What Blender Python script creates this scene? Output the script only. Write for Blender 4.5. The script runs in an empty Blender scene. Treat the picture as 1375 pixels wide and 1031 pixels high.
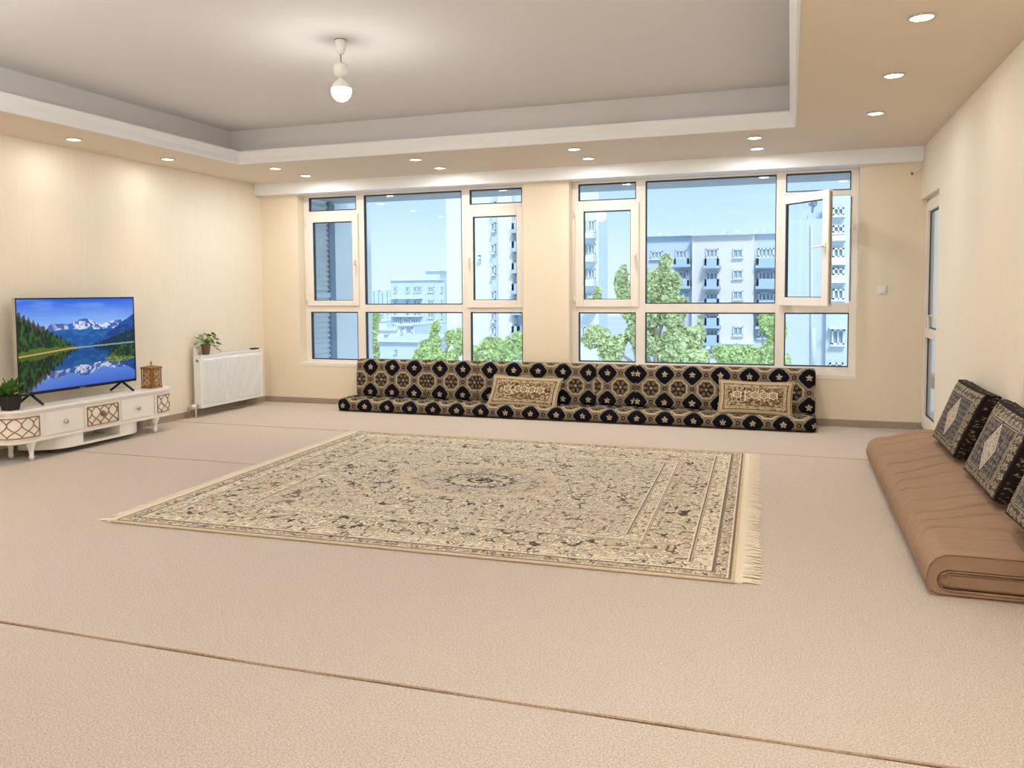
import bpy, math, random
import numpy as np
from mathutils import Vector
rng = np.random.RandomState(7); random.seed(7)
PI = math.pi
sc = bpy.context.scene
COL = sc.collection

# ------------------------------------------------------------------ camera
RIGHT = np.array([0.94611562, 0.32375998, -0.00668656])
FWD = np.array([-0.32357193, 0.9443403, -0.05935157])
UP = np.array([-0.01290127, 0.05831703, 0.99821475])
EYE = np.array([0., 0., 1.4]); FPX = 1100.05; CX = 684.5; CY = 456.67
cam_d = bpy.data.cameras.new('camera'); cam = bpy.data.objects.new('camera', cam_d); COL.objects.link(cam)
cam_d.sensor_width = 36; cam_d.lens = FPX / 1375 * 36
cam_d.shift_x = (687.5 - CX) / 1375; cam_d.shift_y = (CY - 515.5) / 1375
cam_d.clip_start = .05; cam_d.clip_end = 2000
from mathutils import Matrix
Mx = Matrix.Identity(4)
for i in range(3):
    Mx[i][0] = RIGHT[i]; Mx[i][1] = UP[i]; Mx[i][2] = -FWD[i]; Mx[i][3] = EYE[i]
cam.matrix_world = Mx
sc.camera = cam

def P(u, v, Y):
    "world point on the plane y=Y seen at a photo pixel (a surveying aid: every thing still stands at its own real distance)"
    d = FWD + RIGHT * (u - CX) / FPX + UP * (CY - v) / FPX
    q = EYE + d * (Y / d[1]); return (q[0], Y, q[2])

# ------------------------------------------------------------------ world, sun, exposure
sc.view_settings.view_transform = 'Standard'; sc.view_settings.look = 'None'
sc.view_settings.gamma = 1; sc.view_settings.use_curve_mapping = False
sc.view_settings.exposure = 0.2
def lin(c):
    c = np.array(c, float) / 255.
    return np.where(c <= .04045, c / 12.92, ((c + .055) / 1.055) ** 2.4)
def L4(c): return tuple(lin(c)) + (1.,)
w = bpy.data.worlds.new('sky'); sc.world = w; w.use_nodes = True
nt = w.node_tree; nt.nodes.clear()
wo = nt.nodes.new('ShaderNodeOutputWorld'); bg = nt.nodes.new('ShaderNodeBackground')
tc = nt.nodes.new('ShaderNodeTexCoord'); sx = nt.nodes.new('ShaderNodeSeparateXYZ'); rp = nt.nodes.new('ShaderNodeValToRGB')
nt.links.new(tc.outputs['Generated'], sx.inputs[0]); nt.links.new(sx.outputs[2], rp.inputs[0])
nt.links.new(rp.outputs[0], bg.inputs[0]); nt.links.new(bg.outputs[0], wo.inputs[0])
e = rp.color_ramp.elements
e[0].position = 0.0; e[0].color = L4((226, 245, 254)); e[1].position = .8; e[1].color = L4((172, 212, 250))
for pos, c in ((.05, (215, 242, 254)), (.13, (186, 224, 251)), (.3, (178, 217, 250))):
    q = e.new(pos); q.color = L4(c)
bg.inputs[1].default_value = 1.0
sun_d = bpy.data.lights.new('sun', 'SUN'); sun_d.energy = 2.15; sun_d.angle = math.radians(12); sun_d.color = (1, .96, .90)
sun = bpy.data.objects.new('sun', sun_d); COL.objects.link(sun)
sun.rotation_euler = Vector((-.3, .75, -.6)).to_track_quat('-Z', 'Y').to_euler()

SPOT_W = 12; SPOT_WIDE_W = 2.5; SPOT_ROW_W = 8; BULB_W = 8; FILL_BULB2_W = 26; FILL_BULB3_W = 68

# ------------------------------------------------------------------ materials
def mat(name, c, rough=.6, spec=.3, metal=0, noise=None, bump=None, emit=None, estr=0, col=False, coat=0, stripes=None):
    m = bpy.data.materials.new(name); m.use_nodes = True; n = m.node_tree; b = n.nodes['Principled BSDF']
    base = L4(c); b.inputs['Base Color'].default_value = base
    b.inputs['Roughness'].default_value = rough; b.inputs['Specular IOR Level'].default_value = spec
    b.inputs['Metallic'].default_value = metal; b.inputs['Coat Weight'].default_value = coat
    t = None
    def coords(sc3=None):
        nonlocal t
        if t is None: t = n.nodes.new('ShaderNodeTexCoord')
        if sc3 is None: return t.outputs['Object']
        mp = n.nodes.new('ShaderNodeMapping'); mp.inputs['Scale'].default_value = sc3
        n.links.new(t.outputs['Object'], mp.inputs[0]); return mp.outputs[0]
    src = None
    if col:
        a = n.nodes.new('ShaderNodeAttribute'); a.attribute_name = 'Col'; src = a.outputs['Color']
    if noise:                                   # (scale, amount, detail[, xyz])
        nz = n.nodes.new('ShaderNodeTexNoise'); nz.inputs['Scale'].default_value = noise[0]; nz.inputs['Detail'].default_value = noise[2]
        n.links.new(coords(noise[3] if len(noise) > 3 else None), nz.inputs[0])
        mr = n.nodes.new('ShaderNodeMapRange'); mr.inputs[1].default_value = .25; mr.inputs[2].default_value = .75
        mr.inputs[3].default_value = 1 - noise[1]; mr.inputs[4].default_value = 1 + noise[1]
        n.links.new(nz.outputs[0], mr.inputs[0])
        mx = n.nodes.new('ShaderNodeVectorMath'); mx.operation = 'MULTIPLY'
        if src is None: mx.inputs[0].default_value = base[:3]
        else: n.links.new(src, mx.inputs[0])
        n.links.new(mr.outputs[0], mx.inputs[1]); src = mx.outputs[0]
    if src is not None: n.links.new(src, b.inputs['Base Color'])
    if bump:                                    # (scale, strength, distance[, xyz])
        nz = n.nodes.new('ShaderNodeTexNoise'); nz.inputs['Scale'].default_value = bump[0]; nz.inputs['Detail'].default_value = 3
        n.links.new(coords(bump[3] if len(bump) > 3 else None), nz.inputs[0])
        bp = n.nodes.new('ShaderNodeBump'); bp.inputs['Strength'].default_value = bump[1]; bp.inputs['Distance'].default_value = bump[2]
        n.links.new(nz.outputs[0], bp.inputs['Height']); n.links.new(bp.outputs[0], b.inputs['Normal'])
    if emit is not None:
        b.inputs['Emission Color'].default_value = L4(emit); b.inputs['Emission Strength'].default_value = estr
    return m
M = dict(
    wall=mat('wall_paint', (237, 225, 205), .8, .15, noise=(9, .02, 2, (6, 6, .25)), bump=(60, .1, .002)),
    backwall=mat('back_wall_paint', (236, 220, 194), .8, .15, noise=(9, .008, 2, (6, 6, .25))),
    ceil=mat('ceiling_paint', (228, 214, 196), .85, .1),
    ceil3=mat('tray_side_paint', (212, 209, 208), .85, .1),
    ceil2=mat('upper_ceiling_paint', (226, 223, 224), .85, .1),
    white=mat('white_moulding', (238, 238, 238), .6, .3),
    pvc=mat('white_window_frame', (238, 228, 216), .35, .4),
    gasket=mat('dark_gasket', (58, 66, 76), .6),
    carpet=mat('beige_carpet', (216, 200, 185), .95, .05, noise=(150, .34, 5), bump=(150, 1.0, .012)),
    seam=mat('carpet_seam', (172, 146, 118), .9, .05, noise=(90, .3, 3)),
    seam2=mat('faint_carpet_seam', (190, 166, 142), .9, .05),
    tile=mat('pale_tile', (216, 210, 202), .35, .4, noise=(12, .03, 3)),
    base=mat('grey_brown_baseboard', (164, 147, 128), .5, .3, noise=(25, .12, 5), bump=(120, .2, .002)),
    radiator=mat('white_radiator', (242, 241, 240), .35, .4),
    stand=mat('cream_lacquer', (244, 238, 228), .3, .45, coat=.2),
    gold=mat('gold_brown_lattice', (160, 122, 72), .4, .4, metal=.3, noise=(60, .2, 3)),
    chrome=mat('chrome', (200, 195, 188), .2, .6, metal=.9),
    brass=mat('aged_brass', (150, 132, 100), .35, .5, metal=.8),
    black=mat('black_plastic', (22, 21, 22), .35, .4),
    pot=mat('dark_pot', (40, 36, 34), .5, .3),
    pot2=mat('brown_pot', (120, 94, 70), .55, .3, noise=(40, .1, 3)),
    soil=mat('soil', (50, 38, 28), .9, .1, noise=(60, .3, 3)),
    leaf=mat('green_leaf', (62, 104, 34), .45, .4, noise=(30, .35, 3)),
    leaf2=mat('light_leaf', (104, 134, 62), .45, .4, noise=(40, .35, 3)),
    stem=mat('plant_stem', (84, 96, 50), .6),
    wood=mat('carved_wood', (150, 104, 52), .5, .35, noise=(50, .3, 4), bump=(90, .3, .003)),
    wooddark=mat('dark_wood', (84, 54, 26), .6, .2, noise=(50, .3, 4)),
    woodlight=mat('light_carving', (196, 170, 128), .5, .3, noise=(70, .25, 4)),
    futon=mat('brown_corduroy', (160, 130, 106), .85, .12, noise=(14, .08, 5, (.4, 3, 1)), bump=(160, .25, .004, (.3, 2, 1))),
    fabric=mat('patterned_fabric', (128, 128, 128), .9, .1, col=True, noise=(240, .22, 3), bump=(300, .5, .003)),
    rug=mat('rug_pile', (128, 128, 128), .95, .05, col=True, noise=(110, .15, 3), bump=(240, .5, .004)),
    rugedge=mat('rug_binding', (206, 188, 156), .8, .1, noise=(120, .1, 3)),
    fringe=mat('rug_fringe', (226, 212, 188), .85, .1),
    bulbbody=mat('white_plastic', (236, 232, 226), .4, .4),
    bulb=mat('bulb_glow', (255, 244, 214), .4, .3, emit=(255, 238, 196), estr=30),
    spot=mat('spot_glow', (255, 240, 205), .4, .3, emit=(255, 232, 184), estr=7),
    spotcool=mat('cool_spot_glow', (255, 255, 250), .4, .3, emit=(250, 250, 244), estr=7),
    switch=mat('switch_plastic', (232, 228, 222), .3, .4),
    piping=mat('dark_piping', (44, 36, 34), .8, .1),
    facade_w=mat('white_facade', (232, 240, 244), .9, .1, noise=(.6, .03, 3)),  # outdoor colours from here on are paled to imitate haze
    facade_b=mat('hazed_blue_facade', (204, 220, 234), .9, .1, noise=(.5, .03, 3)),
    facade_c=mat('cream_facade', (232, 230, 226), .9, .1, noise=(.5, .03, 3)),
    facade_d=mat('grey_blue_facade', (206, 220, 230), .9, .1, noise=(.5, .03, 3)),
    balcony=mat('balcony_panel', (178, 204, 226), .8, .2),
    outframe=mat('far_window_frame', (232, 240, 246), .6, .3),
    outglass=mat('far_window_glass', (150, 178, 204), .3, .5),
    outdark=mat('far_dark', (130, 150, 172), .8),
    slat=mat('grey_slat', (214, 224, 232), .7, .2, noise=(6, .06, 3)),
    slab=mat('concrete_soffit', (190, 194, 198), .9, .1, noise=(3, .05, 3)),
    ground=mat('pale_ground', (216, 222, 222), .95, .05, noise=(.06, .08, 4)),
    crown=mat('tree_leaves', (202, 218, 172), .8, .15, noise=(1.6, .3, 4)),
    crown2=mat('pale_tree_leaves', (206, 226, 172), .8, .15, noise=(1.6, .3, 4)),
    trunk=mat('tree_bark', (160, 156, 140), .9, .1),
)
def glass_mat():
    m = bpy.data.materials.new('window_glass'); m.use_nodes = True; n = m.node_tree; n.nodes.clear()
    o = n.nodes.new('ShaderNodeOutputMaterial'); mx = n.nodes.new('ShaderNodeMixShader')
    t = n.nodes.new('ShaderNodeBsdfTransparent'); g = n.nodes.new('ShaderNodeBsdfGlossy'); f = n.nodes.new('ShaderNodeLayerWeight'); pw = n.nodes.new('ShaderNodeMath'); ad = n.nodes.new('ShaderNodeMath')
    t.inputs[0].default_value = (.955, .975, .99, 1); g.inputs[0].default_value = (.9, .95, 1, 1); g.inputs['Roughness'].default_value = .01
    pw.operation = 'POWER'; pw.inputs[1].default_value = 5; ad.operation = 'MULTIPLY_ADD'; ad.inputs[1].default_value = .9; ad.inputs[2].default_value = .022
    n.links.new(f.outputs['Facing'], pw.inputs[0]); n.links.new(pw.outputs[0], ad.inputs[0]); n.links.new(ad.outputs[0], mx.inputs[0]); n.links.new(t.outputs[0], mx.inputs[1]); n.links.new(g.outputs[0], mx.inputs[2]); n.links.new(mx.outputs[0], o.inputs[0])
    return m
M['glass'] = glass_mat()
def screen_mat():
    m = bpy.data.materials.new('lit_screen'); m.use_nodes = True; n = m.node_tree; b = n.nodes['Principled BSDF']
    a = n.nodes.new('ShaderNodeAttribute'); a.attribute_name = 'Col'
    b.inputs['Base Color'].default_value = (.01, .01, .01, 1); b.inputs['Roughness'].default_value = .3; b.inputs['Specular IOR Level'].default_value = .15
    n.links.new(a.outputs['Color'], b.inputs['Emission Color']); b.inputs['Emission Strength'].default_value = .86
    return m
M['screen'] = screen_mat()

# ------------------------------------------------------------------ object helpers
def wloc(o):
    v = Vector((0, 0, 0))
    while o is not None: v += o.location; o = o.parent
    return np.array(v)
def thing(name, label, cat, loc=(0, 0, 0), group=None, kind=None):
    o = bpy.data.objects.new(name, None); COL.objects.link(o); o.location = loc; o.empty_display_size = .1
    o['label'] = label; o['category'] = cat
    if group: o['group'] = group
    if kind: o['kind'] = kind
    return o
def tag(o, label, cat, group=None, kind=None):
    o['label'] = label; o['category'] = cat
    if group: o['group'] = group
    if kind: o['kind'] = kind
    return o
class MB:
    def __init__(s): s.v = []; s.f = []
    def add(s, vs, fs):
        b = len(s.v); s.v.extend([tuple(map(float, p)) for p in vs]); s.f.extend([tuple(i + b for i in f) for f in fs]); return s
    def box(s, x0, x1, y0, y1, z0, z1):
        return s.add([(x0,y0,z0),(x1,y0,z0),(x1,y1,z0),(x0,y1,z0),(x0,y0,z1),(x1,y0,z1),(x1,y1,z1),(x0,y1,z1)],
                     [(0,3,2,1),(4,5,6,7),(0,1,5,4),(1,2,6,5),(2,3,7,6),(3,0,4,7)])
    def obox(s, c, ax, ay, az):
        "box at centre c with half-axis vectors"
        c, ax, ay, az = map(np.array, (c, ax, ay, az))
        return s.add([c + i*ax + j*ay + k*az for i, j, k in ((-1,-1,-1),(1,-1,-1),(1,1,-1),(-1,1,-1),(-1,-1,1),(1,-1,1),(1,1,1),(-1,1,1))],
                     [(0,3,2,1),(4,5,6,7),(0,1,5,4),(1,2,6,5),(2,3,7,6),(3,0,4,7)])
    def prism(s, poly, z0, z1):
        n = len(poly); s.add([(x, y, z0) for x, y in poly] + [(x, y, z1) for x, y in poly],
            [tuple(range(n))[::-1], tuple(range(n, 2*n))] + [(i, (i+1) % n, n + (i+1) % n, n + i) for i in range(n)]); return s
    def lathe(s, c, prof, n=16, axis=2):
        "prof: (r, h) pairs; axis 0,1,2"
        vs = []
        for r, h in prof:
            for k in range(n):
                a = 2*PI*k/n; q = [r*math.cos(a), r*math.sin(a), h]
                if axis == 0: q = [q[2], q[0], q[1]]
                if axis == 1: q = [q[1], q[2], q[0]]
                vs.append((c[0]+q[0], c[1]+q[1], c[2]+q[2]))
        m = len(prof); fs = [(j*n+k, j*n+(k+1) % n, (j+1)*n+(k+1) % n, (j+1)*n+k) for j in range(m-1) for k in range(n)]
        fs += [tuple(range(n))[::-1], tuple(range((m-1)*n, m*n))]
        return s.add(vs, fs)
    def tube(s, pts, r, n=8):
        pts = [np.array(p, float) for p in pts]; vs = []; m = len(pts)
        rs = r if hasattr(r, '__len__') else [r]*m
        for i, p in enumerate(pts):
            t = pts[min(i+1, m-1)] - pts[max(i-1, 0)]; t = t/np.linalg.norm(t)
            a = np.cross(t, (0, 0, 1.)); 
            if np.linalg.norm(a) < .1: a = np.cross(t, (1., 0, 0))
            a /= np.linalg.norm(a); b = np.cross(t, a)
            for k in range(n): vs.append(p + rs[i]*(math.cos(2*PI*k/n)*a + math.sin(2*PI*k/n)*b))
        fs = [(j*n+k, j*n+(k+1) % n, (j+1)*n+(k+1) % n, (j+1)*n+k) for j in range(m-1) for k in range(n)]
        fs += [tuple(range(n))[::-1], tuple(range((m-1)*n, m*n))]
        return s.add(vs, fs)
    def build(s, name, m, parent=None, smooth=False, bevel=0, loc=None, seg=2):
        off = wloc(parent) if parent is not None else np.array(loc if loc is not None else (0, 0, 0), float)
        v = np.array(s.v) - off
        me = bpy.data.meshes.new(name); me.from_pydata(v.tolist(), [], s.f); me.update()
        me.materials.append(m if not isinstance(m, str) else M[m])
        if smooth: me.polygons.foreach_set('use_smooth', [True]*len(me.polygons))
        o = bpy.data.objects.new(name, me); COL.objects.link(o)
        if parent is not None: o.parent = parent
        else: o.location = off
        if bevel:
            bm_ = o.modifiers.new('bevel', 'BEVEL'); bm_.width = bevel; bm_.segments = seg; bm_.limit_method = 'ANGLE'; bm_.angle_limit = .7
        return o
def gridmesh(name, A, mt, parent=None, col=None, wrap=False, smooth=True, loc=None):
    "A: (n,m,3) world points -> one quad grid; wrap closes it along m; col: (n,m,3) linear colours"
    n, m = A.shape[:2]; off = wloc(parent) if parent is not None else np.array(loc if loc is not None else (0, 0, 0), float)
    idx = np.arange(n*m).reshape(n, m)
    if wrap: idx = np.concatenate([idx, idx[:, :1]], 1)
    q = np.stack([idx[:-1, :-1], idx[:-1, 1:], idx[1:, 1:], idx[1:, :-1]], -1).reshape(-1, 4)
    me = bpy.data.meshes.new(name); me.vertices.add(n*m); me.vertices.foreach_set('co', (A.reshape(-1, 3) - off).astype(np.float32).ravel())
    me.loops.add(q.size); me.loops.foreach_set('vertex_index', q.astype(np.int32).ravel())
    me.polygons.add(len(q)); me.polygons.foreach_set('loop_start', (np.arange(len(q))*4).astype(np.int32))
    me.polygons.foreach_set('use_smooth', np.full(len(q), smooth))
    me.update(calc_edges=True)
    if col is not None:
        a = me.color_attributes.new('Col', 'FLOAT_COLOR', 'POINT')
        c4 = np.ones((n*m, 4), np.float32); c4[:, :3] = np.clip(col.reshape(-1, 3), 0, 1); a.data.foreach_set('color', c4.ravel())
    me.materials.append(M[mt] if isinstance(mt, str) else mt)
    o = bpy.data.objects.new(name, me); COL.objects.link(o)
    if parent is not None: o.parent = parent
    else: o.location = off
    return o
def struct(o, label, cat): return tag(o, label, cat, kind='structure')
def copy_tree(o, loc, label=None):
    r = o.copy(); COL.objects.link(r); r.location = loc
    if label: r['label'] = label
    for c in list(o.children):
        d = c.copy(); COL.objects.link(d); d.parent = r
        for g in list(c.children):
            h = g.copy(); COL.objects.link(h); h.parent = d
    return r

# numpy noise for woven patterns
def vnoise(x, y, seed=0):
    r = np.random.RandomState(seed).rand(256, 256)
    xi = np.floor(x).astype(int); yi = np.floor(y).astype(int); fx = x - xi; fy = y - yi
    fx = fx*fx*(3-2*fx); fy = fy*fy*(3-2*fy)
    g = lambda a, b: r[a % 256, b % 256]
    return (g(xi, yi)*(1-fx)+g(xi+1, yi)*fx)*(1-fy) + (g(xi, yi+1)*(1-fx)+g(xi+1, yi+1)*fx)*fy
def fbm(x, y, seed=0, o=3):
    s = 0; a = .5; t = 0
    for k in range(o): s = s + a*vnoise(x*2**k, y*2**k, seed+k*11); t += a; a *= .5
    return s/t
def paint(c, mask, rgb, a=1.):
    m = (np.asarray(mask, float)*a)[..., None]; return c*(1-m) + lin(rgb)*m

# ------------------------------------------------------------------ room
Xl, Xr, Yb, Yf, Zs, Zbm, Y0 = -6.435, 1.203, 8.974, 8.845, 2.772, 2.629, -2.2
T = .2
W1 = (-5.895, -2.905, .505); W2 = (-2.365, .645, .512)       # openings: x0, x1, sill z
YB2 = 9.26
m_ = MB()
m_.box(Xl - T, W1[0], Yb, YB2, -.01, 2.75).box(W1[1], W2[0], Yb, YB2, -.01, 2.75).box(W2[1], Xr+.07, Yb, YB2, -.01, 2.75)
m_.box(W1[0], W1[1], Yb, YB2, -.01, W1[2]).box(W2[0], W2[1], Yb, YB2, -.01, W2[2])
m_.box(W1[0], W1[1], Yb, YB2, Zbm+.03, 2.75).box(W2[0], W2[1], Yb, YB2, Zbm+.03, 2.75)
struct(m_.build('wall_back', 'backwall'), 'cream wall holding the two wide windows', 'wall')
struct(MB().box(Xl - T, Xl, Y0, Yb, -.01, 3.3).build('wall_left', 'wall'), 'cream wall behind the television and radiator', 'wall')
m_ = MB().box(Xr, Xr+T, Y0, 7.95, -.01, 3.3).box(Xr, Xr+T, 7.95, Yb, 2.27, 3.3)
struct(m_.build('wall_right', 'wall'), 'cream wall behind the brown mattress, cut by the balcony door', 'wall')
struct(MB().box(Xl - T, Xr+T, Y0-T, Y0, -.01, 3.3).build('wall_front', 'wall'), 'cream wall facing the windows', 'wall')
# floor: tiles under loose carpet strips
fl = thing('floor', 'floor of pale tile almost wholly covered by beige carpet strips', 'floor', kind='structure')
MB().box(Xl - T, Xr+T, Y0-T, Yb+.28, -.2, -.01).build('tile_base', 'tile', fl)
ct = 0.0
def strip(poly): return MB().prism(poly, -.0105, ct).build('carpet_strip', 'carpet', fl, bevel=.004)
s1 = [(-6.41, 2.47), (-5., 2.5), (-3.189, 2.539), (-1.9, 2.545), (-.848, 2.571), (.3, 2.60), (1.2, 2.62)]
strip([(Xl, Y0)] + [(Xr, Y0)] + [(x, y-.004) for x, y in s1[::-1]] + [(Xl, 2.466)])
strip([(x, y+.004) for x, y in s1] + [(Xr, 5.6), (Xl+.38, 5.6), (Xl+.38, 3.2), (Xl, 3.2)])
strip([(Xl+.38, 5.602), (Xr, 5.602), (Xr, 7.25), (-1, 7.26), (Xl, 7.24), (Xl, 5.9), (Xl+.38, 5.9)])
strip([(Xl, 7.243), (-1, 7.263), (Xr, 7.253), (Xr, Yb), (Xl, Yb)])
def seam(pts, r, m): MB().tube([(x, y + .003*math.sin(x*7+r*900), .001) for x, y in pts], r, 6).build('carpet_seam', m, fl, smooth=True)
sp = []
for (a, b) in zip(s1[:-1], s1[1:]):
    for k in range(12): sp.append((a[0]+(b[0]-a[0])*k/12, a[1]+(b[1]-a[1])*k/12))
sp.append(s1[-1]); seam(sp, .005, 'seam')
seam([(x, 5.603) for x in np.linspace(-6.0, -4.02, 30)], .0028, 'seam2')
seam([(x, 7.252) for x in np.linspace(-6.40, 0.9, 60)], .0028, 'seam2')
# ceiling tray
XtL, XtR, YtB = -5.568, .016, 7.40
TF = -1.2
cl = thing('ceiling', 'plastered ceiling with a stepped recessed tray', 'ceiling', kind='structure')
m_ = MB().box(Xl-T, XtL, Y0-T, Yb+.3, Zs, Zs+.12).box(XtR, Xr+T, Y0-T, Yb+.3, Zs, Zs+.12).box(XtL, XtR, YtB, Yb+.3, Zs, Zs+.12).box(XtL, XtR, Y0-T, TF, Zs, Zs+.12)
o_ = .13
MB().box(Xl-T, XtL-o_, Y0-T, Yb+.3, Zs+.12, 3.3).box(XtR+o_, Xr+T, Y0-T, Yb+.3, Zs+.12, 3.3).box(XtL-o_, XtR+o_, YtB+o_*.4, Yb+.3, Zs+.12, 3.3).box(XtL-o_, XtR+o_, Y0-T, TF-o_, Zs+.12, 3.3).build('tray_side', 'ceil3', cl)
m_.build('dropped_ceiling', 'ceil', cl)
ZU = 3.13
MB().box(XtL-.4, XtR+.4, TF-.3, YtB+.4, ZU, ZU+.15).build('upper_ceiling', 'ceil2', cl)
def ringmould(x0, x1, y0, y1, prof, name, m, par):
    "prof: (inset, z); four mitred sides, closed section"
    vs = []
    for ins, z in prof: vs += [(x0+ins, y0+ins, z), (x1-ins, y0+ins, z), (x1-ins, y1-ins, z), (x0+ins, y1-ins, z)]
    k = len(prof); fs = []
    for j in range(k):
        for i in range(4):
            a = j*4+i; b = j*4+(i+1) % 4; c_ = ((j+1) % k)*4+(i+1) % 4; d = ((j+1) % k)*4+i; fs.append((a, b, c_, d))
    return MB().add(vs, fs).build(name, m, par)
t1 = thing('trim_1', 'white stepped moulding around the ceiling tray', 'moulding', kind='structure')
ringmould(XtL, XtR, TF, YtB, [(-.012, Zs-.006), (.004, Zs-.006), (.012, Zs+.008), (.012, Zs+.055), (.03, Zs+.085), (.042, Zs+.11), (.042, Zs+.125), (-.012, Zs+.125)], 'lip', 'white', t1)
struct(MB().box(Xl, Xr, Yf, Yb+.29, Zbm, Zs+.01).build('trim_2', 'white', bevel=.006), 'white boxed beam above the windows', 'beam')
# baseboards
for nm, b, lb in (('baseboard_left', MB().box(Xl, Xl+.014, Y0, 6.9, 0, .07).box(Xl, Xl+.014, 6.905, Yb, 0, .07), 'grey brown stone skirting under the radiator'),
                  ('baseboard_back', MB().box(Xl, -1.6, Yb-.014, Yb, 0, .07).box(-1.595, 1.19, Yb-.014, Yb, 0, .07).box(1.195, Xr+.06, Yb-.014, Yb, 0, .07), 'grey brown stone skirting under the windows'),
                  ('baseboard_right', MB().box(Xr-.014, Xr, Y0, 7.94, 0, .07), 'grey brown stone skirting behind the brown mattress')):
    struct(b.build(nm, 'base', bevel=.003), lb, 'skirting')

# ------------------------------------------------------------------ windows
YW = 9.12
def sx_(x): return x*YW/9.0
def sz_(z): return 1.4 + (z-1.4)*YW/9.0
def pane(x0, x1, z0, z1, parent, y=YW):
    p = MB().box(x0-.005, x1+.005, y+.028, y+.034, z0-.005, z1+.005).build('pane', 'glass', parent)
    g = .009
    MB().box(x0-.004, x0+g, y-.002, y+.04, z0, z1).box(x1-g*.5, x1+.004, y-.002, y+.04, z0, z1).box(x0, x1, y-.002, y+.04, z1-g*1.2, z1+.004).box(x0, x1, y-.002, y+.04, z0-.004, z0+g*.7).build('gasket', 'gasket', parent)
def handle(cx_, cz, parent, y, flip=1):
    m = MB().box(cx_-.014, cx_+.014, y-.012, y, cz-.04, cz+.04).tube([(cx_, y-.01, cz+.01), (cx_, y-.045, cz+.01), (cx_, y-.05, cz-.01), (cx_, y-.045, cz-.12)], [.009, .009, .01, .008], 8)
    m.build('handle', 'pvc', parent, smooth=False)
def sashbox(x0, x1, z0, z1, gx0, gx1, gz0, gz1, y0, y1):
    return MB().box(x0, gx0, y0, y1, z0, z1).box(gx1, x1, y0, y1, z0, z1).box(gx0, gx1, y0, y1, z0, gz0).box(gx0, gx1, y0, y1, gz1, z1)
def window(name, label, ox, sillz, c1, c2, c3, zb, zm, zt, sashes, opensash=None):
    w_ = thing(name, label, 'window', (ox[0], YW, sillz), kind='structure')
    X0, X1 = ox[0], ox[1]; Z1 = Zbm + .01; Z0 = sillz - .02
    y0, y1 = YW, YW+.07
    vb = [X0, c1[0], c1[1], c2[0], c2[1], c3[0], c3[1], X1]
    m = MB().box(X0, c1[0], y0, y1, Z0, Z1).box(c1[1], c2[0], y0, y1, Z0, Z1).box(c2[1], c3[0], y0, y1, Z0, Z1).box(c3[1], X1, y0, y1, Z0, Z1)
    for c, t0 in ((c1, zt), (c2, None), (c3, zt)):
        m.box(c[0], c[1], y0, y1, Z0, zb[0]).box(c[0], c[1], y0, y1, zb[1], zm[0]).box(c[0], c[1], y0, y1, zm[1], Z1)
        if t0: m.box(c[0], c[1], y0, y1, t0[0], t0[1])
    m.build('frame', 'pvc', w_, bevel=.004)
    for c in (c1, c2, c3): pane(c[0], c[1], zb[0], zb[1], w_)
    pane(c2[0], c2[1], zm[0], zm[1], w_)
    for c in (c1, c3): pane(c[0], c[1], zt[1], zm[1], w_)
    for (s, g, hx) in sashes:
        so = sashbox(s[0], s[1], s[2], s[3], g[0], g[1], g[2], g[3], YW-.022, YW+.03).build('sash', 'pvc', w_, bevel=.005)
        pane(g[0], g[1], g[2], g[3], so, YW-.012)
        handle(hx, (s[2]+s[3])/2-.02, so, YW-.022)
        hs = s[0]-.008 if hx > (s[0]+s[1])/2 else s[1]+.008
        for hz in (s[2]+.08, s[3]-.1): MB().lathe((hs, YW-.02, hz), [(.008, -.04), (.008, .04)], 8).build('hinge', 'pvc', so, smooth=True)
    # white inner sill and jamb lining
    MB().box(X0, X1, Yb-.004, YW+.01, sillz-.03, sillz+.012).build('sill', 'pvc', w_, bevel=.003)
    return w_
S = sx_; Zz = sz_
w1 = window('window_1', 'wide white framed window left of the pillar, both casements shut', W1, W1[2], (S(-5.735), S(-5.075)), (S(-4.96), S(-3.675)), (S(-3.566), S(-2.93)),
    (Zz(.565), Zz(1.157)), (Zz(1.255), Zz(2.583)), (Zz(2.365), Zz(2.42)),
    [((S(-5.775), S(-5.043), Zz(1.235), Zz(2.37)), (S(-5.68), S(-5.125), Zz(1.30), Zz(2.277)), S(-5.085)),
     ((S(-3.61), S(-2.906), Zz(1.212), Zz(2.368)), (S(-3.525), S(-2.987), Zz(1.30), Zz(2.272)), S(-3.57))])
w2 = window('window_2', 'wide white framed window right of the pillar, one casement standing open', W2, W2[2], (S(-2.257), S(-1.617)), (S(-1.505), S(-.155)), (S(-.055), S(.56)),
    (Zz(.609), Zz(1.157)), (Zz(1.26), Zz(2.585)), (Zz(2.35), Zz(2.405)),
    [((S(-2.293), S(-1.578), Zz(1.221), Zz(2.366)), (S(-2.198), S(-1.669), Zz(1.304), Zz(2.284)), S(-1.62))])
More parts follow.
